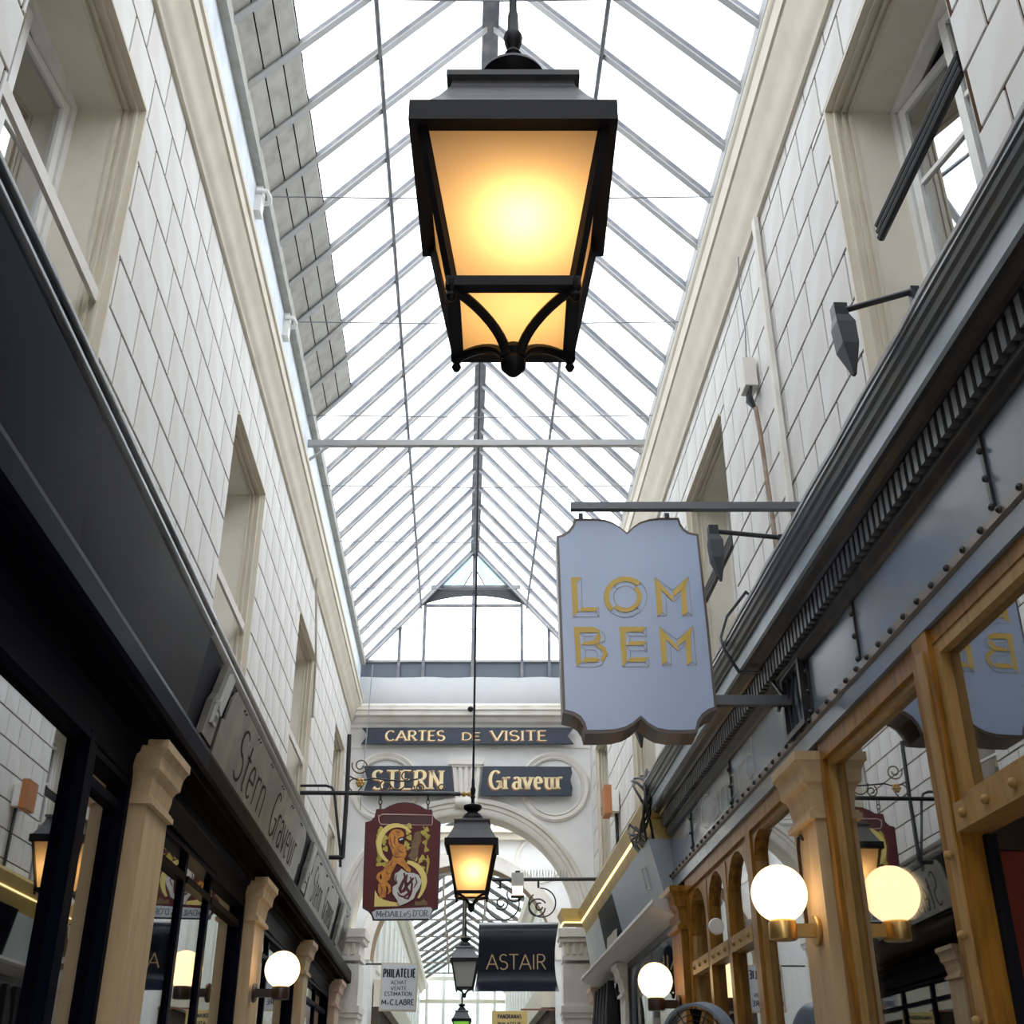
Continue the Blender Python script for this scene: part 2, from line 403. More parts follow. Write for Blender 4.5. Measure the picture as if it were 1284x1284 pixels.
WN = [0]
def make_window(side, w_, dark_rail):
    left = side == 'left'; X0 = XL if left else XR; sg = -1 if left else 1
    y0, y1, z0, z1 = w_; WN[0] += 1
    e = empty('window_%d' % WN[0], (X0, (y0+y1)/2, z0)); tag(e, kind='structure')
    X = lambda d: X0+sg*d      # d = depth into the wall
    m = MB()
    def slab(da, db, ya, yb, za, zb): m.box(*sorted((X(da), X(db))), ya, yb, za, zb)
    # stepped architrave sunk into the stone, then the deep plain reveal
    for da, db, t in ((-.014, .022, .014), (.022, .034, .034), (.034, .062, .018), (.062, .074, .040), (.074, .092, .026), (.092, .11, .052)):
        slab(da, db, y1-t, y1+.005, z0, z1); slab(da, db, y0, y1-t, z1-t, z1+.005); slab(max(da, .022), db, y0-.005, y0+t*.6, z0, z1-t)
    m.build('architrave', cream, e)
    m = MB()
    slab(.11, .40, y1-.045, y1, z0, z1); slab(.11, .40, y0, y0+.045, z0, z1); slab(.11, .40, y0+.045, y1-.045, z1-.045, z1)
    m.build('reveal', mat('reveal_cream', (.80, .755, .65), .65, dirt=(.62, .55, .43), scale=4, amt=.35), e)
    m = MB(); f0, f1 = .30, .36; a, b, t = y0+.045, y1-.045, z1-.045
    slab(f0, f1, a, a+.05, z0, t); slab(f0, f1, b-.05, b, z0, t); slab(f0, f1, a+.05, b-.05, t-.05, t)
    m.build('frame', whitew, e)
    mid = (a+b)/2
    for (p, q) in ((a+.05, mid), (mid, b-.05)):
        m = MB(); s0, s1 = .312, .35
        slab(s0, s1, p+.004, p+.05, z0, t-.055); slab(s0, s1, q-.05, q-.004, z0, t-.055); slab(s0, s1, p+.05, q-.05, t-.105, t-.055)
        for zz in (t-.55, t-1.05): slab(s0+.006, s1-.006, p+.05, q-.05, zz-.012, zz+.012)
        aj = math.radians(-7 if left else 14)
        def swing(m_):
            hx, hy = X(.33), q
            m_.v = [(hx+(x-hx)*math.cos(aj)-(y-hy)*math.sin(aj), hy+(x-hx)*math.sin(aj)+(y-hy)*math.cos(aj), z) for x, y, z in m_.v]; return m_
        sash = swing(m).build('sash', whitew, e)
        for za, zb in ((z0, t-1.06), (t-1.04, t-.56), (t-.54, t-.105)):
            m = MB(); slab(.330, .334, p+.05, q-.05, za, zb); swing(m).build('pane', winglass, sash)
    m = MB(); slab(.40, 1.2, y0-.3, y0-.28, z0, z1+.1); slab(.40, 1.2, y1+.28, y1+.3, z0, z1+.1); slab(1.2, 1.22, y0-.3, y1+.3, z0, z1+.1)
    slab(.42, 1.22, y0-.3, y1+.3, z1+.1, z1+.12); slab(.42, 1.22, y0-.3, y1+.3, z0-.02, z0)
    m.build('room', roomg, e)
    # guard rail across the opening
    m = MB()
    if left:
        m.box(*sorted((X(.03), X(.05))), y0+.01, y1-.02, 4.745, 4.81); m.build('guard_rail', creamlt, e)
    else:
        for k in range(3): m.tube([(X(.02+.0*k), y0+.01, 5.06-.036*k), (X(.02), y1-.30, 5.06-.036*k)], .018, 8)
        m.build('guard_rail', blackiron, e, smooth=True)
for w_ in wins_l: make_window('left', w_, False)
for w_ in wins_r: make_window('right', w_, True)

# eaves cornices
def cornice(side):
    left = side == 'left'
    P = [(-1.66, 6.50), (-1.60, 6.50), (-1.59, 6.53), (-1.575, 6.545), (-1.56, 6.60), (-1.535, 6.66), (-1.505, 6.70), (-1.50, 6.72), (-1.485, 6.725), (-1.48, 6.80), (-1.465, 6.81), (-1.462, 6.84), (-1.53, 6.86), (-1.66, 6.86)]
    if not left: P = [(x*-1+.13, 6.50+(z-6.50)*1.6) for x, z in P]
    o = MB().prof(P, -8, YE).build('trim_1' if left else 'trim_2', cream, smooth=True)
    tag(o, 'cream moulded eaves cornice along the %s wall' % side, kind='structure')
    m = MB(); xa, xb = (-1.62, -1.535) if left else (1.70, 1.76)
    m.box(xa, xb, -8, YE, 6.86 if left else 7.06, 7.36)
    o = m.build('trim_3' if left else 'trim_4', upst); tag(o, 'pale blue roof upstand above the %s cornice' % side, kind='structure')
cornice('left'); cornice('right')

# ------------------------------------------------------------------ glass roof
roof = empty('ceiling', (XRIDGE, 8, ZRIDGE)); tag(roof, 'glazed pitched roof with grey iron glazing bars', kind='structure')
SK = -.041  # bars run square to the end wall, which stands slightly askew
def rp(side, t, y, dz=0):
    """point on the roof slope; t=0 at the plate, 1 at the ridge"""
    x0 = XPL if side == 'left' else XPR
    x = x0+(XRIDGE-x0)*t
    return (x, y+SK*(x-XRIDGE), PLZ+(ZRIDGE-PLZ)*t+dz)
ys = [15.93-.505*k for k in range(0, 46)]
slopeL = math.hypot(XRIDGE-XPL, ZRIDGE-PLZ)
for side in ('left', 'right'):
    for y in ys:
        tt = 0
        MB().bar(rp(side, -.02, y), rp(side, 1, y), .028, .055).build('glazing_bar', iron, roof)
        MB().bar(rp(side, -.02, y, -.034), rp(side, 1, y, -.034), .05, .012).build('bar_flange', ironlt, roof)
    for k in range(len(ys)-1):
        y1, y0 = ys[k], ys[k+1]
        t0 = .20 if (side == 'left' and y1 < 9.6) else 0
        m = MB(); m.face([rp(side, t0, y0+.014, .02), rp(side, t0, y1-.014, .02), rp(side, 1, y1-.014, .02), rp(side, 1, y0+.014, .02)])
        m.build('pane', roofglass, roof)
# boarded strip at the foot of the left slope
for k in range(len(ys)-1):
    y1, y0 = ys[k], ys[k+1]
    if y1 > 9.6 or y1 < 2.5: continue
    for j in range(3):
        a, b = .0+.0667*j+.003, .0667*(j+1)-.003
        q0 = [rp('left', a, y0+.012, .0), rp('left', b, y0+.012, .0), rp('left', b, y1-.012, .0), rp('left', a, y1-.012, .0)]
        m = MB(); m.loft([q0, [(x, y, z+.02) for x, y, z in q0]]); m.build('plank', plankm, roof)
q0 = [rp('left', -.01, 2.3, .03), rp('left', .2, 2.3, .03), rp('left', .2, 9.38, .03), rp('left', -.01, 9.38, .03)]
MB().loft([q0, [(x, y, z+.015) for x, y, z in q0]]).build('gap_blackout', boardback, roof)  # added dark sheet, stops sky showing through the plank gaps
m = MB(); m.bar((XRIDGE, -8, ZRIDGE+.02), (XRIDGE, YE, ZRIDGE+.02), .13, .18); m.build('ridge_beam', iron, roof)
for side, t in (('left', .50), ('right', .50)):
    a = rp(side, t, -8, -.06); b = rp(side, t, YE, -.06); MB().tube([a, b], .017, 8).build('purlin_rod', iron, roof)
# wall plates
MB().box(-1.555, -1.475, -8, YE, 7.36, 7.47).build('wall_plate', plankm, roof)
MB().box(1.68, 1.76, -8, YE, 7.36, 7.47).build('wall_plate', ironlt, roof)
# tie beam
MB().bar((-1.56, 9.44, 7.19), (1.72, 9.30, 7.19), .05, .06).build('tie_beam', ironlt, roof)
MB().bar((-1.53, 9.44, 7.0), (-1.30, 9.43, 7.19), .02, .02).build('tie_brace', ironlt, roof)
MB().bar((1.70, 9.31, 7.0), (1.45, 9.31, 7.19), .02, .02).build('tie_brace', ironlt, roof)
# wires
ORD = ['first', 'second', 'third', 'fourth', 'fifth', 'sixth', 'seventh', 'eighth']
for i, (y, z) in enumerate(((4.6, 7.36), (6.25, 7.36), (7.70, 7.35), (9.1, 7.33), (10.4, 7.3), (11.7, 7.3), (13.0, 7.3), (14.3, 7.3))):
    w_ = MB().tube([(-1.52, y+.06, z), (.1, y, z-.02), (1.68, y-.07, z)], .005, 6).build('tension_wire', wirem)
    tag(w_, 'thin grey wire across the glass roof, %s from the camera' % ORD[i], 'wire', 'roof tension wires')
# hooks holding the wires on the left plate
for i, y in enumerate((6.25, 7.70)):
    e = empty('plate_bracket', (-1.50, y, 7.2))
    MB().box(-1.535, -1.49, y-.05, y+.05, 7.14, 7.46).build('block', whitew, e)
    MB().tube([(-1.52, y-.07, 7.30), (-1.455, y-.06, 7.30), (-1.445, y, 7.30), (-1.455, y+.06, 7.30), (-1.52, y+.07, 7.30)], .018, 8).build('strap', whitew, e)
    tag(e, ['white roof bracket with strap beside the lantern top on left eaves', 'white strapped roof bracket on left eaves just before the tie beam'][i], 'bracket', 'left roof brackets')

# ------------------------------------------------------------------ end wall with arch
def cross(name, y0, label=None, cat=None, group=None, kind=None):
    e = empty(name, (0, y0, 0), -YAW); ORG[e] = (0, 0, 0); tag(e, label, cat, group, kind); return e
def arch_wall(e, x0, x1, ztop, cx, cz, r, depth, m_, zbot=0.0):
    """solid wall with round-headed opening, front face at local y=0"""
    mb = MB(); n = 36
    A = arc(cx, cz, r, r, 180, 0, n)
    outer = []
    for (x, z) in A:
        outer.append((x0+(x1-x0)*((x-(cx-r))/(2*r)), ztop))
    for yy, flip in ((0, 0), (depth, 1)):
        for i in range(n):
            mb.face([(A[i][0], yy, A[i][1]), (A[i+1][0], yy, A[i+1][1]), (outer[i+1][0], yy, ztop), (outer[i][0], yy, ztop)])
        mb.face([(x0, yy, zbot), (cx-r, yy, zbot), (cx-r, yy, cz), (x0, yy, ztop)])
        mb.face([(x1, yy, zbot), (x1, yy, ztop), (cx+r, yy, cz), (cx+r, yy, zbot)])
    for i in range(n):
        mb.face([(A[i][0], 0, A[i][1]), (A[i][0], depth, A[i][1]), (A[i+1][0], depth, A[i+1][1]), (A[i+1][0], 0, A[i+1][1])])
    mb.face([(x0, 0, ztop), (x1, 0, ztop), (x1, depth, ztop), (x0, depth, ztop)])
    for s in (-1, 1):
        x = cx+s*r; mb.face([(x, 0, zbot), (x, depth, zbot), (x, depth, cz), (x, 0, cz)])
    return mb.build('facing', m_, e, local=True)
def archivolt(e, cx, cz, prof, m_, name='archivolt', a0=180, a1=0, n=40, closed=False):
    """prof: list of (radius, projection)"""
    rings = []
    for k in range(n+1):
        a = math.radians(a0+(a1-a0)*k/n)
        rings.append([(cx+r*math.cos(a), -p, cz+r*math.sin(a)) for r, p in prof])
    return MB().loft(rings, close=True, caps=not closed).build(name, m_, e, local=True, smooth=True)
ew = cross('wall_end', YE, 'white end wall with round arch below the glazed gable', kind='structure')
arch_wall(ew, -1.68, 1.80, 6.46, .02, 3.75, 1.475, .4, endwallm)
archivolt(ew, .02, 3.75, [(1.475, 0), (1.475, .03), (1.50, .045), (1.56, .045), (1.575, .06), (1.62, .06), (1.635, .085), (1.68, .09), (1.70, .07), (1.70, 0)], creamlt)
archivolt(ew, .02, 3.75, [(1.472, -.01), (1.472, -.38), (1.478, -.38), (1.478, -.01)], cream, 'intrados')
for cx in (-1.10, 1.245):
    archivolt(ew, cx, 5.61, [(.37, 0), (.375, .025), (.40, .04), (.41, .025), (.42, .03), (.46, .05), (.485, .03), (.49, 0)], creamlt, 'roundel_moulding', 0, 360, 48, True)
# keystone
m = MB(); fl = []
K0 = [(-.125, 5.40), (.185, 5.40), (.235, 5.90), (-.19, 5.90)]
m.plate(K0, XZ, 0, .09)
for i in range(5):
    t = (i+.5)/5
    m.bar((-.125+.31*t, -.095, 5.40), (-.19+.425*t, -.105, 5.88), .05, .03, up=(0, 1, 0))
m.build('keystone', creamlt, ew, local=True)
m = MB(); m.box(-.215, .26, -.15, 0, 5.885, 5.955); m.box(-.20, .245, -.13, 0, 5.855, 5.885); m.build('keystone_cap', creamlt, ew, local=True)
m = MB(); m.lathe([(.0, -.16), (.05, -.155), (.075, -.12), (.08, 0), (.075, .12), (.05, .155), (0, .16)], (.03, -.07, 5.37), 16, 'x'); m.build('keystone_scroll', creamlt, ew, local=True, smooth=True)
MB().box(-1.6, 1.75, -.02, 0, 6.15, 6.165).build('string_line', creamlt, ew, local=True)
# cornice, zinc ledge, dark band
m = MB(); P = [(0, 6.44), (.05, 6.44), (.07, 6.47), (.12, 6.50), (.16, 6.55), (.22, 6.57), (.22, 6.63), (.25, 6.64), (.25, 6.67), (.1, 6.69), (0, 6.69)]
m.loft([[(x, -p, z) for p, z in P] for x in (-1.66, 1.78)]); m.build('end_cornice', creamlt, ew, local=True)
MB().tube([(-1.6, -.15, 6.725), (1.75, -.15, 6.725)], .03, 10).build('gutter_pipe', creamlt, ew, local=True, smooth=True)
m = MB(); P = [(.12, 6.70), (.14, 6.80), (.10, 6.95), (.06, 7.10), (.0, 7.20), (-.1, 7.20), (-.1, 6.70)]
m.loft([[(-1.66+.172*i, -p-.008*math.sin(i*2.1), z+.006*math.sin(i*1.3)) for p, z in P] for i in range(21)]); m.build('zinc_ledge', lead, ew, local=True, smooth=True)
for i, (a, b) in enumerate(((-1.66, -1.02), (-.98, -.66), (-.62, .06), (.10, .78), (.82, 1.18), (1.22, 1.78))):
    MB().box(a, b, .04, .06, 7.20, 7.445).build('dark_panel', mat('blue_grey_panel', (.10, .12, .15), .5), ew, local=True)
MB().box(-1.66, 1.78, .0, .06, 7.44, 7.47).build('sill_bar', ironlt, ew, local=True)
# gable glazing
def gx(z):  # half width of gable at height z
    return (ZRIDGE-z)/(ZRIDGE-PLZ)
for x in (-1.0, -.64, .08, .80, 1.20):
    zt = ZRIDGE-abs(x-XRIDGE)/( (XRIDGE-XPL) if x < XRIDGE else (XPR-XRIDGE))*(ZRIDGE-PLZ)
    MB().box(x-.022, x+.022, .0, .05, 7.20, zt-.02).build('mullion', iron, ew, local=True)
MB().box(-.56, .78, .0, .05, 8.62, 8.66).build('gable_transom', iron, ew, local=True)
MB().box(-.64, .80, .0, .05, 8.32, 8.35).build('gable_transom', iron, ew, local=True)
xs_ = [-1.66, -1.0, -.64, .08, .80, 1.20, 1.78]
for i in range(6):
    a, b = xs_[i]+.022, xs_[i+1]-.022
    zt = lambda x: max(7.47, ZRIDGE-abs(x-XRIDGE)/((XRIDGE-XPL) if x < XRIDGE else (XPR-XRIDGE))*(ZRIDGE-PLZ))
    poly = [(a, 7.47), (b, 7.47), (b, min(8.62, zt(b)))]+([(a, min(8.62, zt(a)))])
    MB().plate(poly, XZ, -.03, -.026).build('pane', roofglass, ew, local=True)
# arched valance boards
m = MB()
top = lambda x: min(8.62, ZRIDGE-abs(x-XRIDGE)/((XRIDGE-XPL) if x < XRIDGE else (XPR-XRIDGE))*(ZRIDGE-PLZ)-.03)
arcb = lambda x: 8.49-(2.15-math.sqrt(2.15**2-(x-XRIDGE)**2))
pts = [(-1.16+2.50*k/28) for k in range(29)]
for k in range(28):
    a, b = pts[k], pts[k+1]
    za, zb2 = min(arcb(a), top(a)), min(arcb(b), top(b))
    if top(a)-za < .002 and top(b)-zb2 < .002: continue
    m.plate([(a, za), (b, zb2), (b, top(b)+.001), (a, top(a)+.001)], XZ, -.02, .0)
m.build('arched_valance', mat('grey_valance', (.06, .062, .066), .8, spec=.1, dirt=(.10, .10, .10), scale=14, amt=.6), ew, local=True)
# wired glass strips along the gable rakes
for s in (-1, 1):
    hx = (XRIDGE-XPL) if s < 0 else (XPR-XRIDGE); sl = (ZRIDGE-PLZ)/hx
    za = 8.66; xa = XRIDGE+s*(ZRIDGE-za)/sl
    poly = [(XRIDGE+s*.05, ZRIDGE-.08), (xa, za), (xa-s*.34, za), (XRIDGE+s*.05, ZRIDGE-.08-.26)]
    MB().plate(poly, XZ, -.02, -.012).build('wired_pane', meshglass, ew, local=True)
    MB().bar((XRIDGE, .0, ZRIDGE-.01), (XRIDGE+s*(hx), .0, PLZ), .05, .045).build('rake_bar', iron, ew, local=True)
    MB().bar((XRIDGE+s*.04, .01, ZRIDGE-.36), (xa-s*.36, .01, za), .02, .02).build('rake_bar', iron, ew, local=True)
# imposts / piers of the arch
for x0, x1 in ((-1.78, -1.25), (1.26, 1.86)):
    m = MB(); m.box(x0+.05, x1-.06, -.10, .45, 0, 3.30); m.build('pier', creamlt, ew, local=True)
    m = MB(); m.box(x0, x1, -.18, .45, 3.62, 3.72); m.box(x0+.02, x1-.02, -.15, .45, 3.56, 3.62); m.box(x0+.045, x1-.045, -.125, .45, 3.34, 3.40)
    m.build('pier_cornice', creamlt, ew, local=True)
    m = MB(); m.box(x0+.06, x1-.07, -.105, .45, 3.40, 3.56); m.build('pier_frieze', creamlt, ew, local=True)
    for k in range(4):
        MB().box(x0+.09+k*.09, x0+.13+k*.09, -.135, -.10, 3.41, 3.55).build('triglyph', cream, ew, local=True)
    m = MB(); m.box(x0+.02, x1-.03, -.135, .45, 2.72, 2.80); m.box(x0+.035, x1-.045, -.12, .45, 2.66, 2.72); m.build('pier_band', creamlt, ew, local=True)

# signs on the end wall
navy = mat('navy_board', (.022, .035, .058), .45, dirt=(.05, .06, .08), scale=5, amt=.5)
shade = mat('brown_letter_shade', (.30, .12, .05), .6)
def endsign(name, poly, label, words, depth=.045):
    e = cross(name, YE-.09, label, 'sign')
    MB().plate(poly, XZ, 0, depth).build('board', navy, e, local=True)
    bd = e.children[0]
    for (t, u, v, h, wd, th, tn) in words:
        sh = MB(); tx = MB()
        lettering(sh, t, u-.012, v-.012, h, XZ, th*1.15, tn*1.5, serif=True, d=depth+.002, width=wd, track=.16)
        lettering(tx, t, u, v, h, XZ, th, tn, serif=True, d=depth+.004, width=wd, track=.16)
        sh.build('letter_shadow', shade, bd, local=True); tx.build('lettering', gold_lt, bd, local=True)
    return e
endsign('sign_board', [(-1.46, 6.41), (1.515, 6.41), (1.43, 6.295), (1.515, 6.18), (-1.46, 6.18), (-1.375, 6.295)],
        'navy swallow-tailed board with gold words CARTES DE VISITE', [('CARTES', -1.12, 6.225, .14, .83, .2, .08), ('DE', -.05, 6.232, .105, .26, .2, .08), ('VISITE', .36, 6.225, .14, .78, .2, .08)])
endsign('sign_board', [(-1.405, 5.865), (-.185, 5.865), (-.15, 5.46), (-1.40, 5.46), (-1.34, 5.66)],
        'navy board with one gold capital word left of the keystone', [('STERN', -1.27, 5.545, .255, .97, .2, .08)])
endsign('sign_board', [(.25, 5.86), (1.47, 5.855), (1.485, 5.77), (1.455, 5.67), (1.485, 5.56), (1.47, 5.455), (.215, 5.455)],
        'navy board with one gold lower-case word right of the keystone', [('Graveur', .345, 5.545, .25, 1.0, .19, .08)])

# ------------------------------------------------------------------ crossing bay and second arch, second passage
ew2 = cross('wall_crossing', 19.6, 'second white arch wall seen through the first arch', kind='structure')
arch_wall(ew2, -2.2, 2.2, 5.75, .02, 3.75, 1.475, .5, endwallm)
archivolt(ew2, .02, 3.75, [(1.475, 0), (1.475, .03), (1.52, .045), (1.60, .05), (1.68, .08), (1.70, 0)], creamlt)
archivolt(ew2, .02, 3.75, [(1.472, -.01), (1.472, -.48), (1.478, -.48), (1.478, -.01)], mat('brown_intrados', (.34, .22, .13), .6), 'intrados')
for cx in (-1.10, 1.245):
    archivolt(ew2, cx, 5.30, [(.32, 0), (.33, .03), (.37, .04), (.40, 0)], creamlt, 'roundel_moulding', 0, 360, 40, True)
m = MB(); m.box(-2.2, 2.2, -.25, 0, 5.70, 5.80); m.box(-2.2, 2.2, -.15, 0, 5.60, 5.70); m.build('end_cornice', cream, ew2, local=True)
for s, x0, x1 in (('left', -2.2, -1.75), ('right', 1.85, 2.3)):
    o = MB().box(x0, x1, 16.2, 19.7, 0, 5.75).build('wall_bay_'+s, endwallm); tag(o, kind='structure')
def far_section():
    YA, YB = 20.1, 44
    for s in (-1, 1):
        x = -1.42 if s < 0 else 1.55
        m = MB(); m.box(*sorted((x, x+s*.4)), YA, YB, 0, 5.5)
        wl = m.build('wall_far_'+('left' if s < 0 else 'right'), creamlt); tag(wl, kind='structure')
        for k in range(14):
            y = YA+.6+k*1.6
            MB().box(*sorted((x-s*.03, x)), y, y+.7, 3.7, 5.0).build('shutter_panel', whitew, wl)
        P = [(0, 5.30), (.05, 5.32), (.12, 5.42), (.2, 5.48), (.22, 5.6), (.22, 5.68), (0, 5.68)]
        o = MB().prof([(x-s*p, z) for p, z in P], YA, YB).build('trim_%d' % (5 if s < 0 else 6), cream); tag(o, 'cream eaves cornice of the far passage', kind='structure')
        o = MB().box(*sorted((x-s*.02, x-s*.25)), YA, YB, 3.1, 3.5).build('trim_%d' % (7 if s < 0 else 8), cream); tag(o, kind='structure')
        o = MB().box(*sorted((x-s*.0, x-s*.12)), YA, YB, 0, 3.1).build('wall_far_shops_'+('left' if s < 0 else 'right'), roomd); tag(o, kind='structure')
    rf = empty('ceiling_far', (.06, 30, 6.5)); tag(rf, 'glazed roof of the far passage section', kind='structure')
    pl, pr, zp, xr, zr = -1.22, 1.35, 5.72, .06, 6.55
    dk = mat('dark_far_bar', (.10, .085, .075), .6)
    bl = mat('brown_far_truss', (.20, .16, .13), .7)
    far_gl = glass('far_roof_glass', .05, (.86, .95, .97), .0, haze=.30, hazecol=(.72, .82, .83))
    y = YA+.2; i = 0
    while y < YB:
        for s, xp in ((-1, pl), (1, pr)):
            MB().bar((xp, y, zp), (xr, y, zr), .06, .09).build('glazing_bar', dk, rf)
            m = MB(); m.face([(xp, y, zp+.03), (xp, y+1.5, zp+.03), (xr, y+1.5, zr+.03), (xr, y, zr+.03)])
            m.build('pane', far_gl, rf)
            for k in range(1, 9):
                t = k/9; x_ = xp+(xr-xp)*t; z_ = zp+(zr-zp)*t+.025
                MB().bar((x_, y, z_), (x_, y+1.5, z_), .006, .006).build('lap_bar', bl, rf)
        if i % 2 == 0:
            for x_ in (-.42, .54):
                MB().bar((x_, y, zp-.02), (x_, y, zr-.3), .05, .05).build('truss_post', bl, rf)
            MB().bar((pl, y, zp), (pr, y, zp), .035, .035).build('tie_rod', bl, rf)
        y += 1.5; i += 1
    MB().bar((xr, YA, zr), (xr, YB, zr), .12, .14).build('ridge_beam', bl, rf)
    e = empty('wall_far_end', (0, YB, 0)); tag(e, kind='structure')
    MB().box(-1.9, 2.0, YB, YB+.3, 0, 4.2).build('masonry', cream, e)
    for x_ in (-1.2, -.6, 0, .6, 1.2): MB().box(x_-.05, x_+.05, YB-.02, YB+.05, 4.2, 6.6).build('mullion', whitew, e)
    for z_ in (4.2, 5.0, 5.75): MB().box(-1.9, 2.0, YB-.03, YB+.06, z_, z_+.12).build('transom', cream, e)
    for k in range(4): MB().box(-1.15+.6*k, -.65+.6*k, YB+.01, YB+.02, 4.32, 6.5).build('pane', glass('far_end_glass', .05, (.8, .86, .86), 0, haze=.5, hazecol=(.7, .74, .7)), e)
far_section()
o = MB().box(-4, 4.2, -8.3, -8, 0, 7.5).build('wall_light_block', creamlt); tag(o, kind='structure')  # unseen closing wall, added to keep horizon light out of the passage

# ================================================================== LEFT SHOPFRONTS
def dzl(y): return -.0175*(y-6.2)
def ft(u, v, d):   # canted fascia on the left, u along the passage, v = height (before the slight fall of the line)
    return (-1.475-.16*(4.03-v)+d, u, v+dzl(u))
RAIL = [(-1.64, 4.02), (-1.64, 4.18), (-1.475, 4.165), (-1.46, 4.16), (-1.452, 4.14), (-1.458, 4.115), (-1.468, 4.10), (-1.46, 4.09), (-1.458, 4.06), (-1.475, 4.03)]
FASC = [(-1.475, 4.03), (-1.56, 3.50), (-1.66, 3.50), (-1.66, 4.03)]
LIP = [(-1.66, 3.50), (-1.56, 3.50), (-1.44, 3.385), (-1.405, 3.37), (-1.40, 3.345), (-1.40, 3.25), (-1.41, 3.225), (-1.44, 3.225), (-1.445, 3.205), (-1.52, 3.205), (-1.52, 3.15), (-1.66, 3.15)]
HEAD = [(-1.66, 3.15), (-1.545, 3.15), (-1.555, 3.12), (-1.57, 3.11), (-1.58, 3.07), (-1.58, 2.985), (-1.605, 2.97), (-1.66, 2.97)]
def run(pts, y0, y1, name, m, parent, smooth=False):
    return MB().prof(pts, y0, y1, dzl(y0), dzl(y1)).build(name, m, parent, smooth=smooth)
Y0L, YS = -4.0, 6.30
sf = empty('shop_fascia', (-1.5, 3, 3.15)); tag(sf, 'glossy black lacquered shop fascia along the near left', 'fascia')
run(RAIL, Y0L, YS, 'top_rail', railm, sf, True); run(FASC, Y0L, YS, 'fascia_panel', lacq, sf)
run(LIP, Y0L, YS, 'lower_cornice', lacqd, sf); run(HEAD, Y0L, YS, 'header', lacqd, sf, True)
ss = empty('shop_fascia', (-1.5, 11, 3.15)); tag(ss, 'weathered bronze shop fascia carrying the engraver boards on the left', 'fascia')
run(RAIL, YS, 15.9, 'top_rail', mat('grey_brown_rail', (.10, .09, .085), .32, spec=.3, dirt=(.2, .17, .14), scale=8, amt=.6), ss, True)
run(FASC, YS, 15.9, 'fascia_panel', boardback, ss)
run(LIP, YS, 15.9, 'lower_cornice', bronzed, ss); run(HEAD, YS, 15.9, 'header', lacqd, ss, True)
_st = MB(); _st.sphere((0, 0, 0), .009, 8, 6); studm = _st.mesh('stud'); studm.materials.append(rivm)
def board(y0, y1, label, words, n):
    e = empty('engraver_board', (-1.5, (y0+y1)/2, 3.5+dzl((y0+y1)/2))); tag(e, label, 'sign', 'engraver boards')
    # outline with notched, sloping ends
    P = [(y0-.02, 3.53), (y1-.10, 3.53), (y1-.06, 3.70), (y1-.0, 3.72), (y1+.02, 3.93), (y1-.06, 4.0), (y0+.20, 4.0), (y0+.12, 3.93), (y0+.08, 3.78), (y0, 3.76)]
    bp_ = MB().plate(P, ft, .006, .022).build('plate', bronze, e)
    for (t, u, wd) in words:
        m = MB(); lettering(m, t, u, 3.585, .33, ft, .095, .06, d=.024, width=wd, track=.12, slant=.12)
        m.build('lettering', mat('engraved_brown', (.018, .012, .009), .6, spec=.1), bp_)
    k = y0+.5
    while k < y1-.2:
        for dd in (0, .07): put('stud', studm, e, ft(k+dd, 3.975, .024))
        k += .62
board(6.95, 11.0, 'long bronze board with engraved script lettering, nearest the camera on the left', [('Stern', 7.55, 1.2), ('Graveur', 9.15, 1.45)], 0)
board(11.75, 14.3, 'second bronze board with engraved lettering, above the slim left pilaster', [('Stern', 12.05, .8), ('Graveur', 13.15, .9)], 1)
board(14.95, 15.85, 'short last bronze board beside the pale stone pier', [('Stern', 15.1, .6)], 2)
pale = mat('pale_grey_metal', (.42, .42, .40), .4, metal=.3)
def ornament(y, s, label):
    e = empty('fascia_ornament', (-1.5, y, 3.5+dzl(y))); tag(e, label, 'ornament', 'fascia ornaments')
    P = [(y-.12*s, 3.53), (y+.14*s, 3.53), (y+.16*s, 3.74), (y+.22*s, 3.78), (y+.30*s, 3.99), (y+.05*s, 4.0), (y-.02*s, 3.80), (y-.08*s, 3.74)]
    MB().plate(P, ft, .01, .05).build('plate', bronze, e)
    m = MB(); m.plate([(y+.04*s, 3.72), (y+.12*s, 3.70), (y+.22*s, 3.96), (y+.12*s, 3.97)], ft, .05, .07); m.build('raised_bar', pale, e)
    m = MB()
    for a in (.62, .68, .74): m.plate([(y-.02*s, 3+a), (y+.08*s, 3+a), (y+.08*s, 3.02+a), (y-.02*s, 3.02+a)], ft, .05, .066)
    m.plate([(y-.03*s, 3.62), (y-.0*s, 3.62), (y+.02*s, 3.76), (y-.01*s, 3.76)], ft, .05, .066)
    m.build('raised_initial', pale, e)
ornament(6.62, 1.0, 'small notched ornament plate between black fascia and first bronze board')
ornament(11.36, .9, 'narrow notched ornament plate between first and second bronze boards')
ornament(14.66, .8, 'far notched ornament plate between second and last bronze boards')

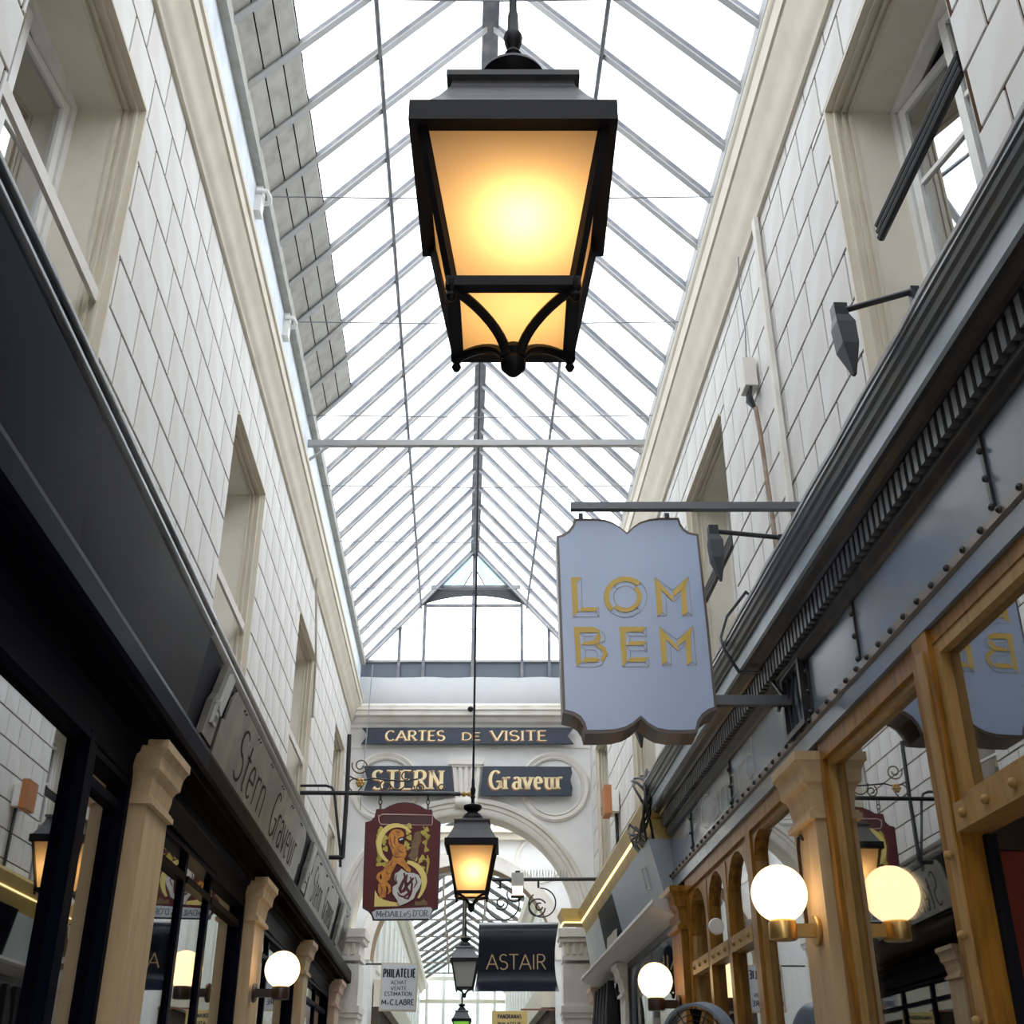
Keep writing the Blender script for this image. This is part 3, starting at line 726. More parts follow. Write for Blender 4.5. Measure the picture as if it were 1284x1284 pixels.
def pilaster(side, y0, y1, ztop, label, grp, shaft=pilm):
    left = side == 'left'; s = 1 if left else -1
    xf = -1.495 if left else 1.585; xb = -1.66 if left else 1.72
    e = empty('pilaster', ((xf+xb)/2, (y0+y1)/2, 0)); tag(e, label, 'pilaster', grp)
    def b(m, pr, ya, yb, za, zb): m.box(*sorted((xf+s*pr, xb)), ya, yb, za, zb)
    m = MB(); b(m, 0, y0, y1, .9, ztop-.24); m.build('shaft', shaft, e)
    m = MB(); b(m, .02, y0-.02, y1+.02, 0, .9); b(m, .03, y0-.03, y1+.03, .86, .93); m.build('plinth', shaft, e)
    m = MB(); b(m, .025, y0-.02, y1+.02, ztop-.30, ztop-.275); b(m, .015, y0-.012, y1+.012, ztop-.275, ztop-.262); m.build('necking', shaft, e)
    P = [(p*.72, z*.9) for p, z in [(0, -.24*1.111), (.012, -.22), (.014, -.19), (.03, -.165), (.055, -.15), (.058, -.12), (.065, -.085), (.085, -.055), (.10, -.045), (.10, 0)]]
    m = MB()
    rings = []
    for p, z in P:
        q = xf+s*p; rings.append([(q, y0-p*.6, ztop+z), (q, y1+p*.6, ztop+z), (xb, y1+p*.6, ztop+z), (xb, y0-p*.6, ztop+z)])
    m.loft(rings); m.build('capital', shaft, e)
    return e
PG = 'tan shopfront pilasters'
pilaster('left', 5.54, 5.96, 3.19, 'tan wooden pilaster nearest the camera on the left, beside the black shop window', PG)
pilaster('left', 8.85, 9.30, 3.13, 'tan pilaster carrying the lit globe lamp on the left', PG)
pilaster('left', 11.85, 12.2, 3.07, 'slim tan pilaster just beyond the left globe lamp', PG)
pilaster('left', 15.0, 15.5, 3.02, 'pinkish tan pilaster at the far end of the left shops', PG, mat('pink_tan', (.60, .42, .31), .5, dirt=(.45, .3, .2), scale=4, amt=.5))

def left_bay(y0, y1, mulls, label, trans=2.78, gilt=False):
    e = empty('shop_window', (-1.62, (y0+y1)/2, .5)); tag(e, label, 'shop window', 'left shop windows')
    fm = lacqd
    zt = 2.98+dzl((y0+y1)/2)
    m = MB(); m.box(-1.66, -1.575, y0, y0+.05, .4, zt); m.box(-1.66, -1.575, y1-.05, y1, .4, zt); m.box(-1.66, -1.58, y0+.05, y1-.05, .4, .5)
    m.box(-1.66, -1.575, y0+.05, y1-.05, zt-.04, zt-.012); m.build('frame', fm, e)
    ed = [y0+.05]+[c for mu in mulls for c in (mu-.03, mu+.03)]+[y1-.05]
    for mu in mulls:
        MB().box(-1.66, -1.605, mu-.03, mu+.03, .4, zt-.04).build('mullion', fm, e)
    for i in range(0, len(ed), 2):
        a, b = ed[i], ed[i+1]
        if trans:
            MB().box(-1.65, -1.595, a, b, trans-.02, trans+.02).build('transom', fm if not gilt else bronzed, e)
            MB().box(-1.632, -1.626, a, b, .5, trans-.02).build('pane', shopglass, e)
            MB().box(-1.632, -1.626, a, b, trans+.02, zt-.04).build('pane', shopglass, e)
        else: MB().box(-1.632, -1.626, a, b, .5, zt-.04).build('pane', shopglass, e)
    return e
left_bay(1.0, 4.88, [], 'big plain shop window at the near left edge', trans=None)
left_bay(4.88, 5.52, [], 'narrow black framed window beside the nearest left pilaster', trans=2.86)
left_bay(5.98, 8.83, [6.98, 7.72], 'black framed window with two mullions between the first two left pilasters', trans=2.80, gilt=True)
left_bay(9.32, 11.83, [10.3], 'black framed window behind the left globe lamp', trans=2.72)
left_bay(12.22, 14.98, [13.0, 13.9], 'far black framed window at the end of the left shops', trans=2.65)
# interior of the left shops
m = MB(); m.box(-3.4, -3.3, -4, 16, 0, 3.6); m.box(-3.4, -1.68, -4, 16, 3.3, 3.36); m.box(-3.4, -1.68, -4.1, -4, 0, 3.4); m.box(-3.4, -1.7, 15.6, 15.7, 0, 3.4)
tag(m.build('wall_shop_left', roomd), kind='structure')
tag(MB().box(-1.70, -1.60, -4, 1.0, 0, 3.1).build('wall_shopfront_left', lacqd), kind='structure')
# dark slats added inside the second left window, standing in for a reflection
e = empty('reflection_slats', (-1.72, 6.5, 1.6)); tag(e, 'dark slats inside the left window between the pilasters, in place of a reflection', 'reflection')
bl = MB().box(-.02, .02, -.43, .43, -.003, .003); bl.v = [(x, y, z+x*.8) for x, y, z in bl.v]
blm = bl.mesh('slat'); blm.materials.append(mat('brown_slat', (.13, .085, .055), .4))
for k in range(26): put('slat', blm, e, (-1.74, 6.5, 1.6+.035*k))
MB().box(-1.765, -1.715, 6.05, 6.95, 2.51, 2.56).build('head_rail', lacqd, e)

# ================================================================== RIGHT SHOPFRONTS
yA, yB = -3.0, 9.15
rc = empty('shop_cornice', (1.6, 4, 3.2)); tag(rc, 'slate blue shop cornice with dentils and riveted fascia on the right', 'cornice')
def runr(pts, y0, y1, name, m, parent, smooth=True): return MB().prof(pts, y0, y1).build(name, m, parent, smooth=smooth)
runr([(1.80, 3.915), (1.42, 3.915), (1.418, 3.885), (1.425, 3.875), (1.428, 3.858), (1.44, 3.85), (1.445, 3.825), (1.458, 3.812), (1.462, 3.80), (1.80, 3.80)], yA, yB, 'cornice_lip', slatem, rc, False)
MB().loft([[(x, -3+.19*i, z+.004*math.sin(i*1.7)) for x, z in ((1.414, 3.905), (1.414, 3.922+.004*math.sin(i*2.9)), (1.50, 3.93), (1.50, 3.905))] for i in range(65)]).build('zinc_flashing', lead, rc)
runr([(1.80, 3.80), (1.472, 3.80), (1.472, 3.722), (1.80, 3.722)], yA, yB, 'corona_band', slatelt, rc, False)
runr([(1.80, 3.722), (1.49, 3.722), (1.50, 3.705), (1.535, 3.695), (1.545, 3.68), (1.585, 3.675), (1.585, 3.56), (1.80, 3.56)], yA, yB, 'bed_mould', slated, rc)
dm = MB().box(-.02, .02, -.0165, .0165, -.05, .05).mesh('dentil'); dm.materials.append(mat('dentil_paint', (.075, .082, .092), .35))
y = 1.62
while y < 9.1:
    put('dentil', dm, rc, (1.567, y, 3.622)); y += .0605
runr([(1.80, 3.57), (1.575, 3.57), (1.578, 3.55), (1.592, 3.54), (1.597, 3.525), (1.612, 3.515), (1.80, 3.515)], yA, yB, 'lower_mould', slated, rc)
seams = [yA, 1.70, 3.10, 4.45, 5.16, 5.58, 6.95, 8.28, yB]
for i in range(len(seams)-1):
    MB().box(1.622, 1.70, seams[i]+.012, seams[i+1]-.012, 3.21, 3.54).build('fascia_panel', slate, rc)
MB().box(1.64, 1.72, yA, yB, 3.20, 3.55).build('backing', slated, rc)
for y in seams[1:-1]:
    MB().box(1.612, 1.66, y-.010, y+.010, 3.22, 3.54).build('joint_strip', slated, rc)
rv = MB(); rv.sphere((0, 0, 0), .0125, 10, 6); rv.smooth = True; rvm = rv.mesh('rivet'); rvm.materials.append(rivm)
y = 1.9
while y < yB:
    put('rivet', rvm, rc, (1.598, y, 3.218)); y += .142
for ys_ in seams[1:-1]:
    for z in (3.26, 3.36, 3.46): put('rivet', rvm, rc, (1.610, ys_, z))
runr([(1.72, 3.235), (1.602, 3.235), (1.600, 3.20), (1.61, 3.19), (1.72, 3.19)], yA, yB, 'rivet_strip', mat('brown_slate', (.13, .115, .105), .35, dirt=(.25, .16, .09), scale=6, amt=.6), rc)
runr([(1.72, 3.19), (1.612, 3.19), (1.612, 3.115), (1.72, 3.115)], yA, yB, 'lower_band', slate, rc, False)
m = MB(); lettering(m, 'Canard', -7.92, 3.285, .21, RW(1.62), .07, .04, width=1.6, d=.004, track=.1); m.build('lettering', mat('faded_gilt', (.36, .35, .31), .5), rc)
# small lattice panel below the sign arm
e = empty('lattice_panel', (1.6, 5.37, 3.2)); tag(e, 'small dark framed lattice panel on right fascia under the hanging sign arm', 'panel')
m = MB()
for a, b, c, d in ((5.20, 5.23, 3.22, 3.56), (5.51, 5.54, 3.22, 3.56), (5.23, 5.51, 3.22, 3.25), (5.23, 5.51, 3.53, 3.56)): m.box(1.585, 1.62, a, b, c, d)
m.build('frame', slated, e)
m = MB()
for k in range(3): m.tube([(1.60, 5.27+.09*k, 3.25), (1.60, 5.30+.09*k, 3.38), (1.60, 5.27+.09*k, 3.53)], .008, 6)
m.build('lattice', slated, e)

pilaster('right', 5.22, 5.58, 3.08, 'tan pilaster carrying the big lit globe lamp on the right', PG)
pilaster('right', 8.78, 9.18, 3.08, 'golden pilaster carrying the farther lit globe lamp on the right', PG, wood)
# cable moulding on the near pilaster
c_ = MB().tube([(1.574, 5.50, 2.36), (1.574, 5.50, 2.70), (1.574, 5.48, 2.745), (1.574, 5.45, 2.75), (1.58, 5.43, 2.73)], .008, 6).build('lamp_cable', darkmetal)
tag(c_, 'thin brown cable running up the pilaster above the right globe', 'cable')

def wbox(m, xa, xb, ya, yb, za, zb): m.box(xa, xb, ya, yb, za, zb)
# door bay
dr = empty('shop_entrance', (1.65, 2.9, 0)); tag(dr, 'golden oak door surround with glazed transom light at the right edge', 'entrance')
MB().box(1.615, 1.72, 3.76, 3.90, 0, 3.114).build('post', wood, dr)
MB().box(1.607, 1.615, 3.80, 3.86, 0, 3.05).build('post_bead', woodlt, dr)
MB().box(1.605, 1.72, yA, 3.76, 2.41, 2.50).build('transom_rail', woodlt, dr)
rw = MB(); rw.sphere((0, 0, 0), .016, 10, 6); rw.smooth = True; rwm = rw.mesh('brass_stud'); rwm.materials.append(woodlt)
for y in (2.3, 2.55, 2.8, 3.05, 3.3, 3.5, 3.68): put('brass_stud', rwm, dr, (1.600, y, 2.455))
for z in (1.6, 1.85, 2.1, 2.35): put('brass_stud', rwm, dr, (1.592, 3.83, z))
m = MB(); m.box(1.635, 1.70, 3.715, 3.76, 2.50, 3.06); m.box(1.635, 1.70, yA, 3.715, 3.015, 3.06); m.box(1.635, 1.70, yA, 3.715, 2.50, 2.53); m.build('transom_frame', woodlt, dr)
MB().box(1.67, 1.676, yA, 3.715, 2.53, 3.015).build('pane', shopglass, dr)
MB().box(1.63, 1.72, yA, 3.76, 3.06, 3.114).build('head_rail', wood, dr)
MB().box(1.685, 1.72, 3.73, 3.76, 0, 2.40).build('jamb', boardback, dr)
MB().box(1.74, 2.6, 4.08, 4.10, 2.42, 2.98).build('dark_valance', mat('dark_brown_valance', (.035, .018, .01), .6), dr)
MB().box(2.6, 2.65, -2, 4.12, 0, 3.0).build('inner_wall', redroom, dr)
MB().box(1.74, 2.6, 4.10, 4.13, 0, 2.98).build('inner_wall', redroom, dr)
MB().box(1.74, 2.6, -2, 4.15, 2.98, 3.02).build('inner_ceiling', mat('dark_brown_ceiling', (.05, .025, .015), .7), dr)
MB().lathe([(0, 0), (.07, 0), (.07, -.012), (0, -.012)], (2.3, 3.0, 2.978), 20).build('fill_light', emis('warm_fill', (1, .7, .45), 14), dr)  # hidden glowing disc, added to brighten the dark red interior
# plain glass bays
def right_bay(y0, y1, label, mulls=(), trans=None, arch=False, gx0=1.68):
    e = empty('shop_window', (1.65, (y0+y1)/2, .4)); tag(e, label, 'shop window', 'right shop windows')
    m = MB(); m.box(1.63, 1.72, y0, y0+.06, .4, 3.114); m.box(1.63, 1.72, y1-.06, y1, .4, 3.114); m.box(1.63, 1.72, y0+.06, y1-.06, 3.03, 3.114); m.box(1.63, 1.72, y0+.06, y1-.06, .4, .5)
    m.build('frame', wood, e)
    m = MB(); m.box(1.65, 1.70, y0+.06, y0+.085, .5, 3.03); m.box(1.65, 1.70, y1-.085, y1-.06, .5, 3.03); m.box(1.65, 1.70, y0+.085, y1-.085, 3.0, 3.03); m.build('inner_bead', woodlt, e)
    ed = [y0+.085]+[c for mu in mulls for c in (mu-.04, mu+.04)]+[y1-.085]
    for mu in mulls: MB().box(1.635, 1.70, mu-.04, mu+.04, .5, 3.0).build('mullion', wood, e)
    for i in range(0, len(ed), 2):
        a, b = ed[i], ed[i+1]
        if arch:   # round-headed spandrel
            m = MB(); n = 10; r = (b-a)/2; c = (a+b)/2; zc = 3.0-r*.95
            A = arc(c, zc, r, r*.95, 180, 0, n)
            for k in range(n): m.loft([[(x_, A[k][0], A[k][1]), (x_, A[k+1][0], A[k+1][1]), (x_, A[k+1][0], 3.0), (x_, A[k][0], 3.0)] for x_ in (1.64, 1.70)])
            m.build('arched_head', wood, e)
        if trans:
            MB().box(1.632, 1.69, a, b, trans-.045, trans+.045).build('transom', woodlt, e)
            for q in range(3): put('stud', rwm, e, (1.630, a+(b-a)*(q+.5)/3, trans))
            MB().box(1.68, 1.686, a, b, .5, trans-.045).build('pane', shopglass, e); MB().box(1.68, 1.686, a, b, trans+.045, 3.0).build('pane', shopglass, e)
        else: MB().box(gx0, gx0+.006, a, b, .5, 3.0).build('pane', shopglass, e)
    return e
right_bay(3.90, 5.20, 'oak framed shop window reflecting a lantern, between door post and right globe pilaster', gx0=1.68)
e = right_bay(5.60, 6.72, 'oak framed window with rounded corner just beyond the right globe pilaster')
m = MB(); A = arc(6.46, 2.86, .17, .14, 0, 90, 8)
for k in range(8): m.loft([[(x_, A[k][0], A[k][1]), (x_, A[k+1][0], A[k+1][1]), (x_, 6.64, 3.0)] for x_ in (1.64, 1.70)])
m.build('corner_spandrel', wood, e)
right_bay(6.72, 8.76, 'row of oak round-headed lights with studded transoms before the far right globe', (7.42, 8.05), trans=2.50, arch=True)
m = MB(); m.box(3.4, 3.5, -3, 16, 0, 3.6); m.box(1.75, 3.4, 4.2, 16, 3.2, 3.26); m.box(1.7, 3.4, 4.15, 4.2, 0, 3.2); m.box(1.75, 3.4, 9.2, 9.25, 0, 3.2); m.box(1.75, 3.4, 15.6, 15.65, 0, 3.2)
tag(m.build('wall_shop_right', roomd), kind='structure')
# door closer hood on the lights
o = MB().lathe([(.0, -.02), (.045, -.02), (.05, 0), (.045, .02), (0, .02)], (1.57, 7.46, 2.62), 20, 'y').build('white_hood', whitew, smooth=True)
tag(o, 'small white rounded hood fixed to the oak window lights', 'fixture')

# --- third right shop: LED cornice, canted sign box, ledge
goldp = mat('gold_painted_moulding', (.58, .42, .14), .4, dirt=(.38, .25, .08), scale=5, amt=.5)
ledm = emis('warm_led', (1.0, .80, .38), 2.2)
e = empty('led_cornice', (1.5, 12, 3.4)); tag(e, 'gold shop cornice edged with a glowing LED strip on the right', 'cornice')
MB().prof([(1.78, 3.84), (1.44, 3.84), (1.42, 3.80), (1.46, 3.70), (1.47, 3.68), (1.78, 3.68)], 9.2, 14.9).build('upper_mould', goldp, e)
MB().prof([(1.78, 3.665), (1.47, 3.665), (1.52, 3.54), (1.55, 3.47), (1.78, 3.47)], 9.2, 14.9).build('lower_mould', goldp, e)
MB().box(1.452, 1.472, 9.25, 14.9, 3.667, 3.679).build('led_strip', ledm, e)
MB().prof([(1.78, 3.84), (1.22, 3.84), (1.20, 3.80), (1.25, 3.70), (1.26, 3.68), (1.78, 3.68)], 14.9, 15.35).build('return_mould', goldp, e)
MB().box(1.25, 1.47, 14.88, 14.90, 3.666, 3.680).build('led_strip', ledm, e)
MB().box(1.235, 1.252, 14.9, 15.3, 3.666, 3.680).build('led_strip', ledm, e)
e = empty('sign_box', (1.55, 10.4, 3.0)); tag(e, 'canted blue-grey blank shop sign box on the right with dark end', 'sign')
cant = lambda pts, a, b: MB().loft([[(x, y, z) for x, z in pts] for y in (a, b)])
cant([(1.66, 3.50), (1.44, 3.50), (1.56, 3.02), (1.66, 3.02)], 9.15, 11.6).build('box', mat('blue_grey_panel_paint', (.30, .36, .42), .35, dirt=(.4, .43, .46), scale=3, amt=.4), e)
MB().tube([(1.475, 9.55+.0, 3.36), (1.47, 9.75, 3.38), (1.51, 9.78, 3.22), (1.515, 9.58, 3.20), (1.475, 9.55, 3.36)], .008, 6).build('emblem', mat('silver_emblem', (.55, .57, .58), .4, metal=.5), e)
o = cant([(1.70, 3.52), (1.47, 3.52), (1.57, 3.02), (1.70, 3.02)], 11.62, 13.1).build('dark_sign_panel', lacqd); tag(o, 'dark navy recess panel next to the blue-grey sign box', 'panel')
o = cant([(1.68, 3.50), (1.49, 3.50), (1.56, 3.02), (1.68, 3.02)], 13.12, 14.7).build('pale_sign_panel', mat('pale_green_grey', (.42, .47, .46), .4, dirt=(.6, .63, .62), scale=2, amt=.7)); tag(o, 'pale grey-green glossy panel at the end of the right shop sign', 'panel')
for k in range(6):
    y = 12.0+.14*k; m = MB(); m.loft([[(1.52-.0*k, y, 3.03), (1.53, y, 3.22+.03*(k % 3)), (1.53, y+.13, 3.24+.02*(k % 2)), (1.52, y+.13, 3.03)], [(1.525, y, 3.03), (1.535, y, 3.22+.03*(k % 3)), (1.535, y+.13, 3.24+.02*(k % 2)), (1.525, y+.13, 3.03)]])
    tag(m.build('cardboard_sheet', mat('old_card', (.42, .40, .33), .8)), 'grey-beige card on the right shop ledge, %s of the leaning row from the camera' % ORD[k], 'card', 'cards on the right ledge')
o = MB().prof([(1.70, 3.02), (1.42, 3.02), (1.415, 2.99), (1.43, 2.965), (1.58, 2.90), (1.70, 2.88)], 8.95, 14.6).build('shop_ledge', mat('pale_ledge', (.50, .48, .46), .4, dirt=(.6, .5, .4), scale=3, amt=.4)); tag(o, 'pale sloping ledge below the canted sign box on the right', 'ledge')
pilaster('right', 12.05, 12.4, 2.90, 'slim cream pilaster between dark glass on the right beyond the globes', PG, creamlt)
pilaster('right', 14.55, 15.0, 2.90, 'pinkish stone pilaster at the far end of the right shops', PG, MATS['pink_tan'])
def right_dark(y0, y1, label):
    e = empty('shop_window', (1.66, (y0+y1)/2, .4)); tag(e, label, 'shop window', 'right shop windows')
    m = MB(); m.box(1.62, 1.70, y0, y0+.05, .4, 2.9); m.box(1.62, 1.70, y1-.05, y1, .4, 2.9); m.box(1.62, 1.70, y0+.05, y1-.05, 2.84, 2.9); m.box(1.62, 1.70, y0+.05, y1-.05, .4, .5); m.build('frame', slated, e)
    c = (y0+y1)/2; MB().box(1.63, 1.70, c-.04, c+.04, .5, 2.84).build('mullion', slate, e)
    for a, b in ((y0+.05, c-.04), (c+.04, y1-.05)):
        m = MB(); r = (b-a)/2; A = arc((a+b)/2, 2.84-r*.8, r, r*.8, 180, 0, 10)
        for k in range(10): m.loft([[(x_, A[k][0], A[k][1]), (x_, A[k+1][0], A[k+1][1]), (x_, A[k+1][0], 2.84), (x_, A[k][0], 2.84)] for x_ in (1.64, 1.68)])
        m.build('arched_head', slate, e); MB().box(1.66, 1.666, a, b, .5, 2.84).build('pane', shopglass, e)
right_dark(9.2, 12.03, 'grey framed arched window behind the farther right globe'); right_dark(12.42, 14.5, 'dark arched window near the far end of the right shops')
for k in range(5):
    y = 12.7+.3*k; m = MB(); m.loft([[(1.50, y-.05, 2.80), (1.56, y-.05, 2.80), (1.56, y+.05, 2.80), (1.50, y+.05, 2.80)], [(1.47, y-.10, 2.5), (1.59, y-.10, 2.5), (1.59, y+.10, 2.5), (1.47, y+.10, 2.5)], [(1.45, y-.11, 1.7), (1.6, y-.11, 1.7), (1.6, y+.11, 1.7), (1.45, y+.11, 1.7)]])
    tag(m.build('hanging_coat', mat('black_cloth', (.012, .012, .016), .9)), 'black garment hanging under the far right ledge, %s from the camera' % ORD[k], 'coat', 'garments at the right shop')
# cable bundle
e = empty('cable_bundle', (1.5, 9.3, 3.3)); tag(e, 'tangle of black cables hanging off the end of the right cornice', 'cables')
for k in range(6):
    r = .22+.03*k; pts = [(1.40+.012*k+.05*math.sin(a*2+k), 9.38+.02*k+r*1.3*math.cos(a), 3.78+r*math.sin(a)*.9) for a in [math.pi*(.55+1.35*j/14) for j in range(15)]]
    pts += [(1.60, 9.28+.03*k, 3.40-.04*k), (1.62, 9.24+.02*k, 3.05)]
    MB().tube(pts, .011, 6).build('cable', blackiron, e, smooth=True)

# ================================================================== GLOBE LAMPS
def globe(c, xw, m_, label):
    e = empty('globe_lamp', (xw, c[1], c[2]-.16)); tag(e, label, 'wall lamp', 'globe wall lamps')
    MB().sphere(c, .125, 32, 20).build('globe', globem, e, smooth=True)
    MB().lathe([(.0, -.20), (.055, -.20), (.062, -.195), (.062, -.125), (.055, -.115), (0, -.115)], c, 24).build('cup', m_, e, smooth=True)
    s = 1 if xw > c[0] else -1
    MB().bar((c[0]+s*.05, c[1], c[2]-.158), (xw-s*.012, c[1], c[2]-.158), .05, .055).build('arm', m_, e)
    MB().lathe([(0, 0), (.062, 0), (.066, .008), (.06, .024), (0, .024)], (xw-.024 if s > 0 else xw, c[1], c[2]-.158), 24, 'x').build('wall_plate', m_, e, smooth=True)
globe((1.424, 5.36, 2.475), 1.585, brass, 'big lit globe lamp on brass arm at the right pilaster')
globe((1.41, 8.98, 2.45), 1.585, darkmetal, 'lit globe lamp on dark arm farther along the right side')
globe((-1.28, 8.92, 2.51), -1.475, darkmetal, 'lit globe lamp on dark arm on the left side')

# ================================================================== LANTERNS
def lantern(x, y, z, lit, label, rod_top, k_=.8):
    e = empty('lantern', (x, y, z), -YAW); e.scale = (k_, k_, k_); tag(e, label, 'lantern', 'hanging square lanterns'); ORG[e] = (0, 0, 0)
    def sq(h, zz): return [(-h, -h, zz), (h, -h, zz), (h, h, zz), (-h, h, zz)]
    B = lambda m, name, ma, smooth=False: m.build(name, ma, e, local=True, smooth=smooth)
    m = MB()
    for a, b in ((.232, .278),):
        for k in range(4):
            c, s = math.cos(k*math.pi/2), math.sin(k*math.pi/2)
            P = [(-b, -b), (b, -b), (a, -a), (-a, -a)]
            R = [(p*c-q*s, p*s+q*c) for p, q in P]
            m.loft([[(p, q, -.035) for p, q in R], [(p, q, .035) for p, q in R]])
    B(m, 'rim', lampiron)
    m = MB(); m.loft([sq(.262, .035), sq(.25, .05), sq(.205, .13), sq(.175, .20), sq(.172, .225), sq(.188, .23), sq(.188, .25), sq(.15, .262)]); B(m, 'roof', lamproof)
    m = MB(); m.lathe([(.0, .26), (.115, .26), (.115, .27), (.11, .30), (.085, .335), (.06, .35), (.055, .365), (.09, .385), (.10, .41), (.095, .425), (.045, .44), (.02, .45), (0, .45)], (0, 0, 0), 28); B(m, 'chimney_cap', lampiron, True)
    for sx in (-1, 1):
        for sy in (-1, 1):
            m = MB(); m.bar((sx*.243, sy*.243, -.03), (sx*.157, sy*.157, -.48), .022, .022, up=(sx, -sy, 0)); B(m, 'corner_post', lampiron)
    m = MB()
    for k in range(4):
        c, s = math.cos(k*math.pi/2), math.sin(k*math.pi/2)
        P = [(-.172, -.172), (.172, -.172), (.138, -.138), (-.138, -.138)]; R = [(p*c-q*s, p*s+q*c) for p, q in P]
        m.loft([[(p, q, -.502) for p, q in R], [(p, q, -.472) for p, q in R]])
    B(m, 'bottom_frame', lampiron)
    pm = {'amber': amber, 'off': bulb_off, 'green': greeng}[lit]
    for k in range(4):
        c, s = math.cos(k*math.pi/2), math.sin(k*math.pi/2)
        P = [(-.235, -.236, -.03), (.235, -.236, -.03), (.15, -.152, -.475), (-.15, -.152, -.475)]
        m = MB(); m.face([(p*c-q*s, p*s+q*c, r) for p, q, r in P]); B(m, 'glass_pane', pm)
    m = MB(); m.face([(-.14, -.14, -.487), (.14, -.14, -.487), (.14, .14, -.487), (-.14, .14, -.487)]); B(m, 'bottom_pane', pm)
    for sx in (-1, 1):
        for sy in (-1, 1):
            pts = []
            for k in range(11):
                t = k/10; a = t*math.pi/2
                rr = .157*(1-math.sin(a))*.93+.018; zz = -.50-.115*(1-math.cos(a))
                pts.append((sx*rr, sy*rr, zz))
            m = MB(); m.tube(pts, .0135, 8); B(m, 'curved_rib', lampiron, True)
            m = MB(); m.lathe([(0, -.545), (.008, -.54), (.014, -.528), (.009, -.515), (.016, -.505), (.016, -.48), (0, -.48)], (sx*.158, sy*.158, 0), 10); B(m, 'drop_finial', lampiron, True)
    m = MB(); m.lathe([(0, -.668), (.014, -.66), (.032, -.64), (.034, -.62), (.024, -.603), (.034, -.59), (.03, -.575), (0, -.57)], (0, 0, 0), 16); B(m, 'finial', lampiron, True)
    rt = (rod_top-z)/k_
    pr = [(.0, .44), (.018, .44), (.018, .50), (.028, .52), (.018, .54), (.026, .57), (.03, .60), (.018, .63), (.016, .70), (.012, .72), (.012, rt), (0, rt)]
    m = MB(); m.lathe(pr, (0, 0, 0), 12); B(m, 'rod', lampiron, True)
    if lit != 'off':
        m = MB(); m.sphere((.025, -.06, -.265), .05, 16, 10); B(m, 'bulb', bulbm, True)
        MB().lathe([(0, -.16), (.03, -.16), (.03, .03), (0, .03)], (.025, -.06, -.06), 12).build('lamp_holder', lampiron, e, local=True)
    return e
lantern(.085, 2.01, 3.496, 'amber', 'big lit black lantern with amber panes hanging nearest the camera', 9.15)
lantern(.072, 9.96, 3.592, 'amber', 'lit amber lantern hanging before the arch beside the red crest sign', 9.15)
lantern(.056, 19.1, 3.68, 'off', 'unlit grey lantern hanging beyond the arch left of the dark navy sign', 6.5)
lantern(.032, 29.0, 3.48, 'green', 'green-lit lantern farthest away at the bottom edge', 6.5)

# ================================================================== HANGING SIGNS
# --- pale blue scalloped sign
Y1 = 5.5
cq = crop(660, 610, 3.567); C1 = lambda x, y, yy=Y1: onC(*cq(x, y), yy)
ls = cross('hanging_sign', Y1, 'pale blue scalloped hanging sign with two rows of large gold capitals', 'sign')
outl = [(134, 222), (160, 214), (185, 198), (204, 174), (214, 145), (262, 143), (310, 144), (350, 148), (385, 160), (415, 178), (450, 206), (480, 178), (510, 158), (550, 146), (600, 140), (682, 140), (690, 165), (705, 188), (730, 205), (770, 213), (812, 590), (853, 998), (825, 1008), (795, 1030), (775, 1060), (765, 1103), (700, 1106), (640, 1104), (590, 1095), (550, 1073), (512, 1038), (478, 1068), (440, 1090), (390, 1102), (330, 1105), (265, 1105), (255, 1070), (235, 1040), (205, 1022), (163, 1012)]
OP = [C1(x, y) for x, y in outl]
edge = mat('dark_bronze_edge', (.12, .10, .09), .35, metal=.5)
MB().plate(OP, XZ, -.2, 0).build('case', edge, ls, local=True)
cx0 = sum(p[0] for p in OP)/len(OP); cz0 = sum(p[1] for p in OP)/len(OP)
IP = [(cx0+(x-cx0)*.965, cz0+(z-cz0)*.972) for x, z in OP]
signblue = mat('pale_blue_enamel', (.43, .52, .72), .22, spec=.5, coat=.2)
fp_ = MB().plate(IP, XZ, 0, .004).build('front_panel', signblue, ls, local=True)
cl = crop(690, 700, 6.114); L1 = lambda x, y: onC(*cl(x, y), Y1)
def poly(mb, pts, f, d): mb.face([XZ(*f(x, y), d) for x, y in pts])
def line(mb, pts, f, d, wd):
    P = [f(x, y) for x, y in pts]
    for a, b in zip(P, P[1:]):
        dx, dy = b[0]-a[0], b[1]-a[1]; l = math.hypot(dx, dy) or 1; nx, ny = -dy/l*wd/2, dx/l*wd/2
        mb.face([XZ(a[0]+nx, a[1]+ny, d), XZ(b[0]+nx, b[1]+ny, d), XZ(b[0]-nx, b[1]-ny, d), XZ(a[0]-nx, a[1]-ny, d)])
Mx = [[(797, 148), (848, 245), (860, 420), (820, 447)], [(797, 148), (940, 300), (945, 338), (848, 245)], [(1057, 143), (1022, 235), (940, 300), (935, 262)], [(1057, 143), (1038, 225), (1050, 418), (1010, 447), (1000, 258)]]
Ml = [[(797, 148), (935, 248), (1057, 143), (1086, 444), (1010, 447)], [(820, 447), (893, 443), (885, 300)], [(860, 420), (893, 443)], [(1050, 418), (1086, 444)], [(945, 338), (1000, 285)], [(885, 285), (945, 338)]]
Og = []
